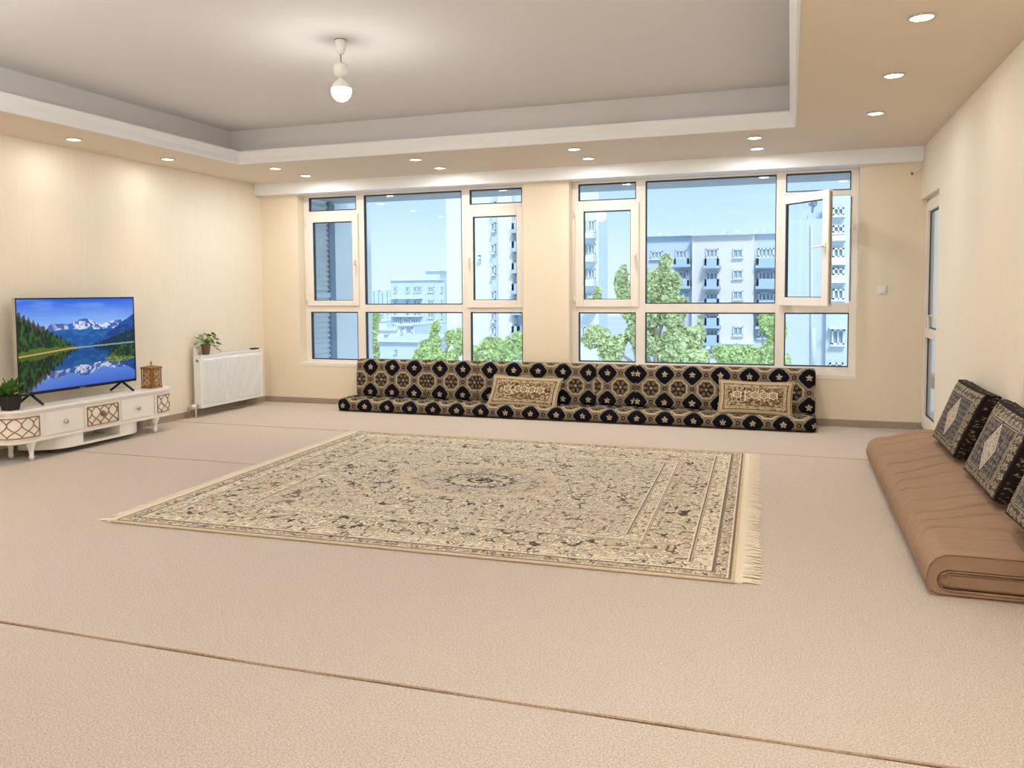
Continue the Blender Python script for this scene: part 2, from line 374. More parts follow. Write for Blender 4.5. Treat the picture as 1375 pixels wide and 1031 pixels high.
# open casement of window_2: swung 48 degrees into the room about its left edge
hx0 = S(-.10); sw = .70; z0, z1 = Zz(1.236), Zz(2.352); th = math.radians(49)
m = sashbox(0, sw, z0, z1, .085, sw-.085, z0+.085, z1-.085, -.026, .026)
def rotz_mb(m, a, c):
    m.v = [(c[0]+x*math.cos(a)-y*math.sin(a), c[1]+x*math.sin(a)+y*math.cos(a), z) for x, y, z in m.v]; return m
cen = (hx0, YW-.03)
os_ = rotz_mb(m, -th, cen).build('sash', 'pvc', w2, bevel=.005)
rotz_mb(MB().box(.08, sw-.08, .004, .01, z0+.08, z1-.08), -th, cen).build('pane', 'glass', os_)
g = .008; gx0, gx1, gz0, gz1 = .085, sw-.085, z0+.085, z1-.085
rotz_mb(MB().box(gx0, gx0+g, -.015, .015, gz0, gz1).box(gx1-g, gx1, -.015, .015, gz0, gz1).box(gx0, gx1, -.015, .015, gz1-g, gz1).box(gx0, gx1, -.015, .015, gz0, gz0+g), -th, cen).build('gasket', 'gasket', os_)
hz = (z0+z1)/2+.02
rotz_mb(MB().box(sw-.056, sw-.028, -.04, -.026, hz-.05, hz+.03).tube([(sw-.042, -.03, hz), (sw-.042, -.075, hz), (sw-.06, -.082, hz), (sw-.18, -.078, hz-.012)], [.009, .009, .01, .008], 8), -th, cen).build('handle', 'pvc', os_)
rotz_mb(MB().box(sw, sw+.004, -.008, .012, z0+.02, z1-.02), -th, cen).build('seal', 'base', os_)
for hzz in (z0+.1, z1-.1): MB().lathe((hx0-.012, YW-.035, hzz), [(.009, -.04), (.009, .04)], 8).build('hinge', 'pvc', os_, smooth=True)
MB().box(S(.565), S(.572), YW-.008, YW+.002, Zz(1.28), Zz(2.33)).build('seal', 'gasket', w2)
MB().box(S(.572), S(.60), YW-.012, YW, Zz(2.0), Zz(2.06)).build('strike', 'pvc', w2, bevel=.003)

# ------------------------------------------------------------------ balcony door in the right wall
dr = thing('door_1', 'narrow glazed white balcony door in the right wall', 'door', (Xr+.07, 8.45, 0), kind='structure')
dx0, dx1 = Xr+.055, Xr+.115; dy0, dy1 = 7.95, Yb
MB().box(dx0, dx1, dy0, dy0+.05, 0, 2.27).box(dx0, dx1, dy1-.04, dy1, 0, 2.27).box(dx0, dx1, dy0, dy1, 2.22, 2.27).box(dx0, dx1, dy0, dy1, 0, .05).build('frame', 'pvc', dr, bevel=.004)
ls = MB(); ya, yb = dy0+.045, dy1-.035
ls.box(dx0-.015, dx1-.01, ya, ya+.08, .04, 2.235).box(dx0-.015, dx1-.01, yb-.08, yb, .04, 2.235)
for a, b in ((.04, .16), (.93, 1.02), (2.14, 2.235)): ls.box(dx0-.015, dx1-.01, ya+.08, yb-.08, a, b)
lf = ls.build('door_leaf', 'pvc', dr, bevel=.004)
for a, b in ((.16, .93), (1.02, 2.14)):
    MB().box(dx0+.015, dx0+.021, ya+.08, yb-.08, a, b).build('pane', 'glass', lf)
    gg = .01
    MB().box(dx0+.010, dx0+.022, ya+.08, ya+.08+gg, a, b).box(dx0+.010, dx0+.022, yb-.08-gg, yb-.08, a, b).box(dx0+.010, dx0+.022, ya+.08, yb-.08, a, a+gg).box(dx0+.010, dx0+.022, ya+.08, yb-.08, b-gg, b).build('gasket', 'gasket', lf)
hy = 8.36
MB().box(dx0-.025, dx0-.015, hy-.015, hy+.015, 1.09, 1.17).tube([(dx0-.02, hy, 1.15), (dx0-.055, hy, 1.15), (dx0-.06, hy, 1.13), (dx0-.055, hy, 1.02)], .009, 8).build('handle', 'pvc', lf)
struct(MB().box(Xr-.0, Xr+.3, 7.95, Yb, -.02, .004).build('trim_3', 'tile', bevel=.003), 'pale tile threshold at the balcony door', 'threshold')

# ------------------------------------------------------------------ spotlights
def spot_light(name, parent, loc, watts, size, blend, colr, rad=.03):
    d = bpy.data.lights.new(name, 'SPOT'); d.energy = watts; d.spot_size = math.radians(size); d.spot_blend = blend; d.color = colr; d.shadow_soft_size = rad
    o = bpy.data.objects.new(name, d); COL.objects.link(o); o.parent = parent; o.location = loc; return o
WARM = (1, .76, .44); COOL = (1, .93, .82)
def make_spot(x, y, label, cool=False, group='recessed ceiling spotlights'):
    t = thing('recessed_spotlight', label, 'spotlight', (x, y, Zs), group)
    MB().lathe((x, y, Zs), [(.055, .0), (.070, -.0005), (.072, -.004), (.067, -.008), (.058, -.009), (.054, -.004)], 28).build('trim_ring', 'chrome', t, smooth=True)
    MB().lathe((x, y, Zs), [(.001, -.0085), (.054, -.007), (.057, -.002)], 28).build('lens', 'spotcool' if cool else 'spot', t, smooth=True)
    spot_light('spot_beam', t, (0, 0, -.03), SPOT_W, 84, .9, COOL if cool else WARM)
    d = bpy.data.lights.new('spot_spill', 'AREA'); d.shape = 'DISK'; d.size = .11; d.energy = SPOT_ROW_W if y > 7.5 else SPOT_WIDE_W; d.color = (.95, .98, 1)
    o = bpy.data.objects.new('spot_spill', d); COL.objects.link(o); o.parent = t; o.location = (0, 0, -.012)
    return t
SL = [(-6.02, 5.70, 'warm ceiling spotlight at the far left edge, above the left part of the television'),
      (-6.02, 6.86, 'warm ceiling spotlight above the wall between television and radiator'),
      (-5.39, 7.80, 'warm spotlight nearer the tray of the pair by the left corner'),
      (-5.39, 8.40, 'warm spotlight nearer the beam of the pair by the left corner'),
      (-3.69, 7.80, 'warm spotlight nearer the tray of the pair above the left window'),
      (-3.69, 8.42, 'warm spotlight nearer the beam of the pair above the left window'),
      (-2.0, 7.79, 'warm spotlight nearer the tray of the pair above the pillar between windows'),
      (-2.0, 8.38, 'warm spotlight nearer the beam of the pair above the pillar between windows'),
      (-.325, 7.80, 'warm spotlight nearer the tray of the pair beside the tray corner'),
      (-.325, 8.40, 'whiter spotlight nearer the beam above the open casement window'),
      (.61, 7.07, 'farthest of the three warm spotlights in a row over the brown mattress'),
      (.61, 5.87, 'middle of the three warm spotlights in a row over the brown mattress'),
      (.61, 4.68, 'nearest and largest looking of the three spotlights over the brown mattress')]
for i, (x, y, lb) in enumerate(SL): make_spot(x, y, lb, i == 9)
for k, (x, y) in enumerate(((.61, 3.48), (.61, 1.6), (-6.02, 4.5), (-6.02, 3.0), (-4.8, -1.6), (-3.0, -1.6), (-1.2, -1.6))):  # unseen spotlights added for fill; side ones carry on the visible rows
    make_spot(x, y, ['fourth spotlight of the row over the brown mattress, just outside the picture', 'added last spotlight of the row along the right wall, outside the picture', 'spotlight left of the television, outside the picture', 'unseen second spotlight left of the television, outside the picture', 'added fill spotlight behind the viewer nearest the television wall', 'added fill spotlight behind the viewer in the middle', 'added fill spotlight behind the viewer nearest the right wall'][k], group='added spotlights outside the picture')

# ------------------------------------------------------------------ pendant bulbs
def pendant(x, y, label, watts):
    z = ZU; t = thing('pendant_bulb', label, 'ceiling lamp', (x, y, z))
    MB().lathe((x, y, z), [(.036, 0), (.038, -.006), (.036, -.03), (.03, -.07), (.022, -.098), (.018, -.1)], 24).build('ceiling_rose', 'bulbbody', t, smooth=True)
    MB().lathe((x, y, z), [(.04, 0), (.04, -.004)], 24).build('mounting_ring', 'wooddark', t)
    MB().tube([(x, y, z-.095), (x+.002, y, z-.13), (x, y, z-.165)], .004, 6).build('cord', 'brass', t, smooth=True)
    MB().lathe((x, y, z), [(.02, -.155), (.045, -.165), (.05, -.18), (.05, -.215), (.045, -.24), (.02, -.252)], 24).build('lamp_holder', 'bulbbody', t, smooth=True)
    b = MB().lathe((x, y, z), [(.014, -.245), (.016, -.262), (.03, -.275), (.05, -.295), (.064, -.318), (.068, -.33)], 28).build('bulb_base', 'bulbbody', t, smooth=True)
    n = 12; prof = [(.068, -.33)] + [(.068*math.cos(a), -.345-.072*math.sin(a)) for a in np.linspace(.05, PI/2-.02, n)]
    MB().lathe((x, y, z), prof, 32).build('bulb', 'bulb', t, smooth=True)
    d = bpy.data.lights.new('bulb_light', 'POINT'); d.energy = watts; d.color = (.95, .985, 1); d.shadow_soft_size = .09
    o = bpy.data.objects.new('bulb_light', d); COL.objects.link(o); o.parent = t; o.location = (0, 0, -.51)
    return t
pendant(-2.944, 5.05, 'bare glowing white bulb hanging from the middle of the ceiling tray', BULB_W)
for k, (x, y, wt) in enumerate(((-5.2, -.4, FILL_BULB2_W), (-.215, -.4, FILL_BULB2_W), (-4.65, 2.3, FILL_BULB3_W), (-.19, 2.3, FILL_BULB3_W))):  # unseen bulbs added as fill light for the room
    pendant(x, y, 'added bare fill bulb in the tray outside the picture, ' + ['far back by the television wall', 'far back by the right wall', 'nearer and toward the television wall', 'nearer and toward the right wall'][k], wt)['group'] = 'added fill bulbs outside the picture'

# ------------------------------------------------------------------ radiator
rd = thing('radiator', 'white ribbed panel radiator on the left wall below the trailing plant', 'radiator', (-6.33, 8.15, .1))
rx0, rx1, ry0, ry1, rz0, rz1 = -6.385, -6.285, 7.58, 8.725, .10, .70
MB().box(rx0+.015, rx0+.02, ry0+.01, ry1-.01, rz0+.02, rz1-.03).build('back_panel', 'radiator', rd)
prof = []; n = 34; L = ry1-ry0-.08
vs = []; fs = []
ys = [ry0+.01, ry0+.035]; xs = [0, 0]
for k in range(n):
    c = ry0+.04 + L*(k+.5)/n; h = L/n/2
    for dy, dx in ((-.75, 0), (-.45, .02), (.45, .02), (.75, 0)): ys.append(c+dy*h); xs.append(dx)
ys += [ry1-.035, ry1-.01]; xs += [0, 0]
for (zz, fade) in ((rz0, 0), (rz0+.035, 0), (rz0+.05, 1), (rz1-.06, 1), (rz1-.045, 0), (rz1-.015, 0)):
    for y, x in zip(ys, xs): vs.append((rx1-.012 + x*fade + (0 if fade else .004), y, zz))
m_n = len(ys)
for j in range(5):
    for k in range(m_n-1): fs.append((j*m_n+k, j*m_n+k+1, (j+1)*m_n+k+1, (j+1)*m_n+k))
MB().add(vs, fs).build('front_panel', 'radiator', rd)
for yy in (ry0, ry1-.012): MB().box(rx0, rx1, yy, yy+.012, rz0, rz1).build('side_panel', 'radiator', rd, bevel=.004)
tg = MB().box(rx0, rx0+.012, ry0, ry1, rz1-.014, rz1).box(rx1-.012, rx1, ry0, ry1, rz1-.014, rz1)
for k in range(60): y = ry0+.01+(ry1-ry0-.02)*k/59; tg.box(rx0+.01, rx1-.01, y-.003, y+.003, rz1-.012, rz1-.003)
tg.build('top_grille', 'radiator', rd)
MB().lathe((rx0+.055, ry0, rz1-.06), [(.017, -.004), (.017, 0)], 16, 1).build('plug', 'brass', rd, smooth=True)
MB().lathe((rx0+.055, ry0, rz1-.06), [(.006, -.012), (.010, -.004)], 10, 1).build('bleed_valve', 'chrome', rd, smooth=True)
MB().lathe((rx0+.05, ry0, rz0+.03), [(.018, -.05), (.02, -.03), (.013, -.02), (.013, .0)], 14, 1).build('valve', 'chrome', rd, smooth=True)
MB().lathe((rx0+.05, ry0-.05, rz0+.03), [(.024, -.05), (.026, -.04), (.026, -.005), (.02, 0)], 14, 1).build('valve_knob', 'bulbbody', rd, smooth=True)
MB().tube([(rx0+.05, ry0-.04, rz0+.03), (rx0+.05, ry0-.04, 0.0)], .008, 8).build('pipe', 'bulbbody', rd, smooth=True)
MB().tube([(rx0+.0, ry0-.1, rz0+.03), (rx0+.0, ry0-.1, 0.0)], .008, 8).build('pipe', 'base', rd, smooth=True)
MB().tube([(rx0+.05, ry1-.0, rz0+.05), (rx0+.05, ry1+.03, rz0+.05)], .009, 8).build('drain_plug', 'chrome', rd, smooth=True)
MB().tube([(rx0+.05, ry1-.0, rz1-.03), (rx0+.05, ry1+.05, rz1-.03)], .008, 8).build('end_plug', 'bulbbody', rd, smooth=True)
for yy in (7.85, 8.45): MB().box(Xl+.003, rx0+.02, yy-.02, yy+.02, rz0+.06, rz1-.1).build('bracket', 'chrome', rd)
o = MB().tube([(Xl+.05, 8.2, .012), (Xl+.09, 8.3, .012), (Xl+.09, 8.45, .012), (Xl+.05, 8.5, .012), (Xl+.045, 8.52, .09)], .009, 8).build('cable', 'base', smooth=True)
tag(o, 'short dark brown cable lying on the carpet under the radiator', 'cable')
o = MB().box(-6.38, -6.31, 8.60, 8.70, .70, .716).build('remote_control', 'black', bevel=.004); tag(o, 'small dark flat remote control on the corner end of the radiator', 'remote control')
o = MB().box(-6.385, -6.36, 7.585, 7.635, .70, .79).build('small_box', 'bulbbody', bevel=.004); tag(o, 'small plain white box standing behind the trailing potted plant', 'box')

# ------------------------------------------------------------------ TV stand
ZT0, ZT1, ZB0 = .405, .442, .172
st = thing('tv_stand', 'low cream lacquered television stand with gold lattice doors and turned legs', 'tv stand', (-6.2, 5.91, 0))
YC = 5.91
def bez(p0, p1, p2, p3, n):
    t = np.linspace(0, 1, n)[:, None]; p0, p1, p2, p3 = map(np.array, (p0, p1, p2, p3))
    return (1-t)**3*p0+3*(1-t)**2*t*p1+3*(1-t)*t*t*p2+t**3*p3
def half(off=0.0, n=14):
    "front half outline of the body: (x, dy) from the flat front round to the wall"
    c = bez((-6.02+off, .645), (-6.02+off, .80), (-6.015+off, .90+off), (-6.12, .925+off), n)
    c2 = bez((-6.12, .925+off), (-6.2, .945+off), (-6.3, .95+off), (-6.41, .95+off), 8)
    return np.concatenate([c, c2[1:]])
def outline(off=0.0):
    h = half(off); left = [(x, YC-dy) for x, dy in h[::-1]]; right = [(x, YC+dy) for x, dy in h]
    return left + right
MB().prism(outline(-.0), ZB0, ZT0).build('body', 'stand', st)
MB().prism(outline(.022), ZT0+.012, ZT1).build('top', 'stand', st, bevel=.006)
MB().prism(outline(.010), ZT0, ZT0+.012).build('top_moulding', 'stand', st)
MB().prism(outline(.008), ZB0-.012, ZB0+.006).build('bottom_moulding', 'stand', st)
FX = -6.02
def panel_front(name, y0, y1, knob=None):
    p = MB().box(FX-.005, FX+.011, y0+.003, y1-.003, ZB0+.022, ZT0-.016).build(name, 'stand', st, bevel=.003)
    if knob is not None:
        k = MB().lathe((FX+.006, (y0+y1)/2, (ZB0+ZT0)/2), [(.018, 0), (.018, .004), (.007, .008), (.007, .016), (.02, .02), (.023, .026), (.018, .033), (.006, .035)], 16, 0).build('knob', knob, p, smooth=True)
    return p
def ogee(mb, f, s0, s1, z0, z1, ds, rr=.0048, depth=.005):
    "interlaced curved lattice between s0..s1 and z0..z1; f(s) -> (x, y, nx, ny)"
    H = z1-z0; pz = H/1.5; k = 0
    lines = []
    a = s0-2*ds
    while a < s1+2*ds:
        for sg in (1, -1):
            pts = []
            for t in np.linspace(0, 1, 40):
                z = z0+H*t; ph = 2*PI*(z-z0)/(2*pz)*1.0
                s_ = a + sg*(ds*.5)*math.cos(ph)
                if s0 <= s_ <= s1: pts.append((s_, z))
                else:
                    if len(pts) > 1: lines.append(pts)
                    pts = []
            if len(pts) > 1: lines.append(pts)
        a += ds
    for pts in lines:
        q = []
        for s_, z in pts:
            x, y, nx, ny = f(s_); q.append((x+nx*depth, y+ny*depth, z))
        mb.tube(q, rr, 5)
    for (a_, b_) in (((s0, z0), (s1, z0)), ((s1, z0), (s1, z1)), ((s1, z1), (s0, z1)), ((s0, z1), (s0, z0))):
        q = []
        for t in np.linspace(0, 1, 14):
            x, y, nx, ny = f(a_[0]+(b_[0]-a_[0])*t); q.append((x+nx*depth, y+ny*depth, a_[1]+(b_[1]-a_[1])*t))
        mb.tube(q, rr*1.1, 5)
panel_front('drawer', 5.285, 5.685, 'chrome'); panel_front('drawer', 6.125, 6.53, 'chrome')
d_ = panel_front('door', 5.70, 6.11)
mb = MB(); ogee(mb, lambda s: (FX+.010, s, 1, 0), 5.725, 6.085, ZB0+.036, ZT0-.03, .098); mb.build('lattice', 'gold', d_)
MB().lathe((FX+.008, 5.905, .30), [(.03, 0), (.028, .006), (.012, .01), (.02, .018), (.02, .024), (.008, .028)], 18, 0).build('knob', 'brass', d_, smooth=True)
# curved end doors
H_ = half(.004, 30)
seg = np.concatenate([[0], np.cumsum(np.linalg.norm(np.diff(H_, axis=0), axis=1))])
def endf(side):
    def f(s):
        x = np.interp(s, seg, H_[:, 0]); dy = np.interp(s, seg, H_[:, 1]); s2 = min(s+.004, seg[-1]); s1_ = max(s2-.008, 0)
        tx = np.interp(s2, seg, H_[:, 0])-np.interp(s1_, seg, H_[:, 0]); ty = np.interp(s2, seg, H_[:, 1])-np.interp(s1_, seg, H_[:, 1]); l = math.hypot(tx, ty)+1e-9
        return (x, YC+side*dy, ty/l, side*(-tx/l))
    return f
for side in (-1, 1):
    f = endf(side); q = []
    ss = np.linspace(.012, .52, 30); vs = []
    for s_ in ss:
        x, y, nx, ny = f(s_)
        vs += [(x, y, ZB0+.022), (x+nx*.006, y+ny*.006, ZB0+.022), (x+nx*.006, y+ny*.006, ZT0-.016), (x, y, ZT0-.016)]
    fs = []
    for j in range(len(ss)-1):
        for k in range(4): fs.append((j*4+k, j*4+(k+1) % 4, (j+1)*4+(k+1) % 4, (j+1)*4+k))
    fs += [(0, 1, 2, 3), tuple(4*(len(ss)-1)+k for k in (3, 2, 1, 0))]
    cd = MB().add(vs, fs).build('curved_door', 'stand', st)
    mb = MB(); ogee(mb, f, .04, .49, ZB0+.036, ZT0-.03, .105, depth=.008); mb.build('lattice', 'gold', cd)
def tleg(x, y): return MB().lathe((x, y, 0), [(.018, 0), (.019, .02), (.023, .023), (.023, .032), (.017, .036), (.022, .095), (.028, .1), (.028, .11), (.030, .116), (.042, .15), (.044, .166)], 20).build('leg', 'stand', st, smooth=True)
for x, y in ((-6.06, YC-.73), (-6.33, YC-.70), (-6.06, YC+.70), (-6.34, YC+.72)): tleg(x, y)
# lower open shelf with rounded ends
LB0, LB1 = .045, ZB0-.01
poly_l = [tuple(p) for p in bez((FX-.005, 5.58), (FX-.01, 5.46), (-6.12, 5.34), (-6.36, 5.30), 14)]
shelf_plan = poly_l[::-1] + [(FX-.005, 5.69), (-6.36, 5.69)]
ls_ = MB().prism(shelf_plan, LB0, LB1).build('lower_cabinet_end', 'stand', st, bevel=.003)
poly_r = [(x, 2*YC-y) for x, y in poly_l]
MB().prism([(-6.36, 6.12), (FX-.005, 6.12)] + poly_r, LB0, LB1).build('lower_cabinet_end', 'stand', st, bevel=.003)
MB().box(-6.36, FX-.005, 5.685, 6.125, LB0, LB0+.022).box(-6.36, -6.35, 5.685, 6.125, LB0, LB1).build('shelf', 'stand', st)

# ------------------------------------------------------------------ television
tv = thing('television', 'flat black television showing a blue mountain lake, on the cream stand', 'television', (-6.2, 5.865, ZT1))
ty0, ty1, tz0, tz1 = 5.20, 6.53, .532, 1.370
MB().box(-6.235, -6.205, ty0, ty1, tz0, tz1).build('casing', 'black', tv, bevel=.004)
MB().box(-6.27, -6.235, ty0+.2, ty1-.2, tz0+.05, tz0+.45).build('back_housing', 'black', tv, bevel=.01)
MB().box(-6.206, -6.2, ty0, ty0+.014, tz0, tz1).box(-6.206, -6.2, ty1-.012, ty1, tz0, tz1).box(-6.206, -6.2, ty0, ty1, tz1-.012, tz1).box(-6.206, -6.2, ty0, ty1, tz0, tz0+.026).build('bezel', 'black', tv, bevel=.002)
MB().box(-6.236, -6.198, ty0-.003, ty0-.0005, tz0, tz1).box(-6.236, -6.198, ty0, ty1, tz1+.0005, tz1+.003).build('silver_edge', 'chrome', tv)
MB().box(-6.2, -6.1985, 5.835, 5.895, tz0+.006, tz0+.015).build('logo_plate', 'chrome', tv)
for yy in (5.33, 6.36):
    MB().tube([(-6.22, yy, tz0+.01), (-6.335, yy-.03, ZT1+.0125)], .012, 8).tube([(-6.22, yy, tz0+.01), (-6.09, yy+.01, ZT1+.0125)], .012, 8).tube([(-6.22, yy, tz0+.02), (-6.22, yy, tz0)], .014, 8).build('foot', 'black', tv, smooth=True)
nu, nv = 420, 250
U, V = np.meshgrid(np.linspace(0, 1, nu), np.linspace(0, 1, nv), indexing='ij')   # V up
def n1(x, s, f=1.): return fbm(x*f, np.zeros_like(x)+s*3.7, s, 4)
c = np.zeros((nu, nv, 3)) + lin((58, 130, 236)); 
sky = np.clip((V-.62)/.38, 0, 1)
c = lin((150, 196, 250))*(1-sky[..., None]) + lin((22, 92, 222))*sky[..., None]
c = paint(c, np.clip(fbm(U*5, V*14, 5)-.45, 0, .3)*2.2*(V > .7), (140, 186, 246), .5)
def shore(u): return .44 + .0*u + .13*(-np.clip(.42-u, 0, 1))*1.0 + .03*(u-.42)*(u > .42)
sh = shore(U)
def land(c, V_, dark=1.0, refl=False):
    x = U
    far = .72 + .10*(n1(x, 3, 9)-.5) + .055*np.exp(-((x-.55)/.13)**2) + .03*np.exp(-((x-.85)/.10)**2) - .02
    mk = V_ < far; snow = mk & (fbm(x*34+V_*12, V_*26, 9) > .56) & (V_ > far-.12)
    c = paint(c, mk, (52, 104, 190)); c = paint(c, snow, (225, 228, 245), .9)
    c = paint(c, mk & (fbm(x*50, V_*40, 12) > .6), (70, 90, 160), .6)
    c = paint(c, mk & (x < .4) & (V_ < far), (98, 100, 168), .35)
    mid = .655 - .08*np.abs(x-.45) + .05*(n1(x, 4, 8)-.5)+.0
    c = paint(c, V_ < mid, (24, 84, 160)); c = paint(c, (V_ < mid) & (fbm(x*20, V_*30, 2) > .55), (44, 116, 176), .6)
    hill = .43 + np.clip(x-.56, 0, 1)*.86 + .02*(n1(x, 6, 30)-.5)
    mh = (V_ < hill) & (x > .54); c = paint(c, mh, (18, 62, 132)); c = paint(c, mh & (fbm(x*30, V_*30, 21) > .56), (34, 92, 168), .6)
    tr = .42 + np.clip(x-.56, 0, 1)*.42 + .04*n1(x, 8, 90); c = paint(c, (V_ < tr) & (x > .55), (12, 44, 66))
    c = paint(c, (V_ < tr) & (x > .55) & (fbm(x*90, V_*30, 22) > .58), (22, 78, 80), .8)
    lf_ = .90 - x*.88; spike = .06*np.abs((x*28) % 1-.5)*2 + .03*np.abs((x*61) % 1-.5)
    ml = (V_ < lf_-spike) & (x < .5)
    c = paint(c, ml, (24, 50, 34)); c = paint(c, ml & (fbm(x*60, V_*24, 31) > .52), (62, 92, 40), .85)
    c = paint(c, ml & (fbm(x*70, V_*20, 33) > .66), (8, 22, 22), .9)
    c = paint(c, ml & (V_ > lf_-spike-.05) & (x < .2), (110, 84, 76), .5)
    c = paint(c, ml & (V_ < sh+.02+.10*(1-x*2)*fbm(x*30, V_*8, 41)), (96, 118, 30), .7)
    return c
top = land(c.copy(), V)
Vr = 2*sh - V + .012*(fbm(U*60, V*10, 77)-.5)
base = lin((70, 130, 230))*np.ones_like(c)
rs = np.clip((Vr-.62)/.38, 0, 1)[..., None]; base = lin((120, 160, 240))*(1-rs) + lin((20, 90, 220))*rs
bot = land(base, Vr)*.78
col = np.where((V > sh)[..., None], top, bot)
shl = np.abs(V-sh) < .008; col = paint(col, shl & (U < .5), (196, 160, 112)); col = paint(col, shl & (U >= .5), (150, 170, 190), .8)
isl = (((U-.86)/.14)**2 + ((V-.26-.02)/.05)**2) < 1 + .5*(fbm(U*30, V*30, 3)-.5)
col = paint(col, isl, (74, 100, 52)); col = paint(col, isl & (fbm(U*60, V*60, 4) > .5), (140, 156, 56), .8)
isl2 = (((U-.97)/.22)**2 + ((V-.36)/.08)**2) < 1 + .4*(fbm(U*30, V*30, 7)-.5)
col = paint(col, isl2, (18, 46, 40)); col = paint(col, isl2 & (fbm(U*50, V*50, 6) > .56), (66, 100, 50), .8)
sy0, sy1, sz0, sz1 = ty0+.014, ty1-.012, tz0+.026, tz1-.012
A = np.stack([np.full_like(U, -6.2035), sy0+(sy1-sy0)*U, sz0+(sz1-sz0)*V], -1)
gridmesh('screen', A, 'screen', tv, col, smooth=False)

# ------------------------------------------------------------------ plants
def leafmesh(name, base, tip, wdt, m, parent, droop=.2, roll=0, rnd=False):
    base = np.array(base, float); tip = np.array(tip, float); d = tip-base; L = np.linalg.norm(d); t = d/L
    s = np.cross(t, (0, 0, 1.)); s = s/(np.linalg.norm(s)+1e-6); nrm = np.cross(s, t)
    s = s*math.cos(roll)+nrm*math.sin(roll); nrm = np.cross(s, t)
    vs = []; fs = []; n = 7
    for i in range(n):
        q = i/(n-1); wv = wdt*(math.sin(PI*min(.98, max(.03, q))**(.8 if not rnd else .6)))**(.8)
        p = base + d*q - np.array((0, 0, 1))*droop*L*q*q
        for k in (-1, 0, 1): vs.append(p + s*wv*.5*k + nrm*(.12*wdt*abs(k)))
    for i in range(n-1):
        for k in range(2): a = i*3+k; fs.append((a, a+1, a+4, a+3))
    return MB().add(vs, fs).build(name, m, parent, smooth=True)
p1 = thing('potted_plant', 'bushy green plant in a square black tapered pot on the stand', 'potted plant', (-6.15, 5.065, ZT1))
px, py = -6.13, 5.06
pv = []; 
for h, z in ((.047, ZT1), (.065, ZT1+.125)): pv += [(px-h, py-h, z), (px+h, py-h, z), (px+h, py+h, z), (px-h, py+h, z)]
pv += [(x_, y_, ZT1+.112) for x_, y_ in ((px-.056, py-.056), (px+.056, py-.056), (px+.056, py+.056), (px-.056, py+.056))]
MB().add(pv, [(3, 2, 1, 0), (0, 1, 5, 4), (1, 2, 6, 5), (2, 3, 7, 6), (3, 0, 4, 7), (4, 5, 9, 8), (5, 6, 10, 9), (6, 7, 11, 10), (7, 4, 8, 11)]).build('pot', 'pot', p1, bevel=.004)
MB().add([(px-.056, py-.056, ZT1+.112), (px+.056, py-.056, ZT1+.112), (px+.056, py+.056, ZT1+.112), (px-.056, py+.056, ZT1+.112)], [(0, 1, 2, 3)]).build('soil', 'soil', p1)
R2 = random.Random(3)
for k in range(60):
    a = R2.uniform(0, 2*PI); el = R2.uniform(.15, 1.35); L = R2.uniform(.12, .21)
    b = (px+.02*math.cos(a), py+.02*math.sin(a), ZT1+.11+R2.uniform(0, .03))
    t_ = (px+L*math.cos(el)*math.cos(a)*.85, py+L*math.cos(el)*math.sin(a)*.85, ZT1+.11+L*math.sin(el)*1.0+.02)
    leafmesh('leaf', b, t_, .052, 'leaf' if k % 4 else 'leaf2', p1, .25, R2.uniform(-.5, .5))
p2 = thing('trailing_potted_plant', 'small round leaved trailing plant in a brown pot on the radiator', 'potted plant', (-6.345, 7.735, .70))
px, py = -6.335, 7.735
MB().lathe((px, py, .70), [(.036, 0), (.038, .004), (.052, .1), (.057, .104), (.057, .118), (.052, .118), (.048, .106)], 22).build('pot', 'pot2', p2, smooth=True)
MB().lathe((px, py, .70), [(.001, .104), (.048, .107)], 16).build('soil', 'soil', p2)
pts = [(-.03, -.10, .20), (-.01, -.14, .14), (.03, .11, .19), (.05, .15, .12), (.03, .165, .05), (0, 0, .23), (.01, .04, .22), (-.02, -.05, .19), (.03, -.02, .17), (.02, .07, .16), (0, -.07, .22), (-.02, .03, .15), (.04, -.06, .15), (.04, .03, .14), (.02, .10, .235), (.02, .16, .17), (0, -.12, .09), (.04, 0, .2), (.03, .13, .09)]
for k, (dx, dy, dz) in enumerate(pts):
    c_ = np.array((px+dx, py+dy, .70+dz)); b = np.array((px+dx*.15, py+dy*.15, .808))
    mid_ = (b+c_)/2+np.array((0, 0, .025))
    s_ = MB().tube([b, mid_, c_], .0022, 5).build('stem', 'stem', p2, smooth=True)
    a = R2.uniform(0, 6.28); d = np.array((.02+abs(dx)*.3, dy*.35+.006*math.cos(a), -.012+.02*math.sin(a)))
    d = d/np.linalg.norm(d)*.05
    leafmesh('leaf', c_-d*.4, c_+d*.9, .060, ('leaf', 'leaf2', 'leaf2')[k % 3], s_, .25, R2.uniform(-.7, .7), True)

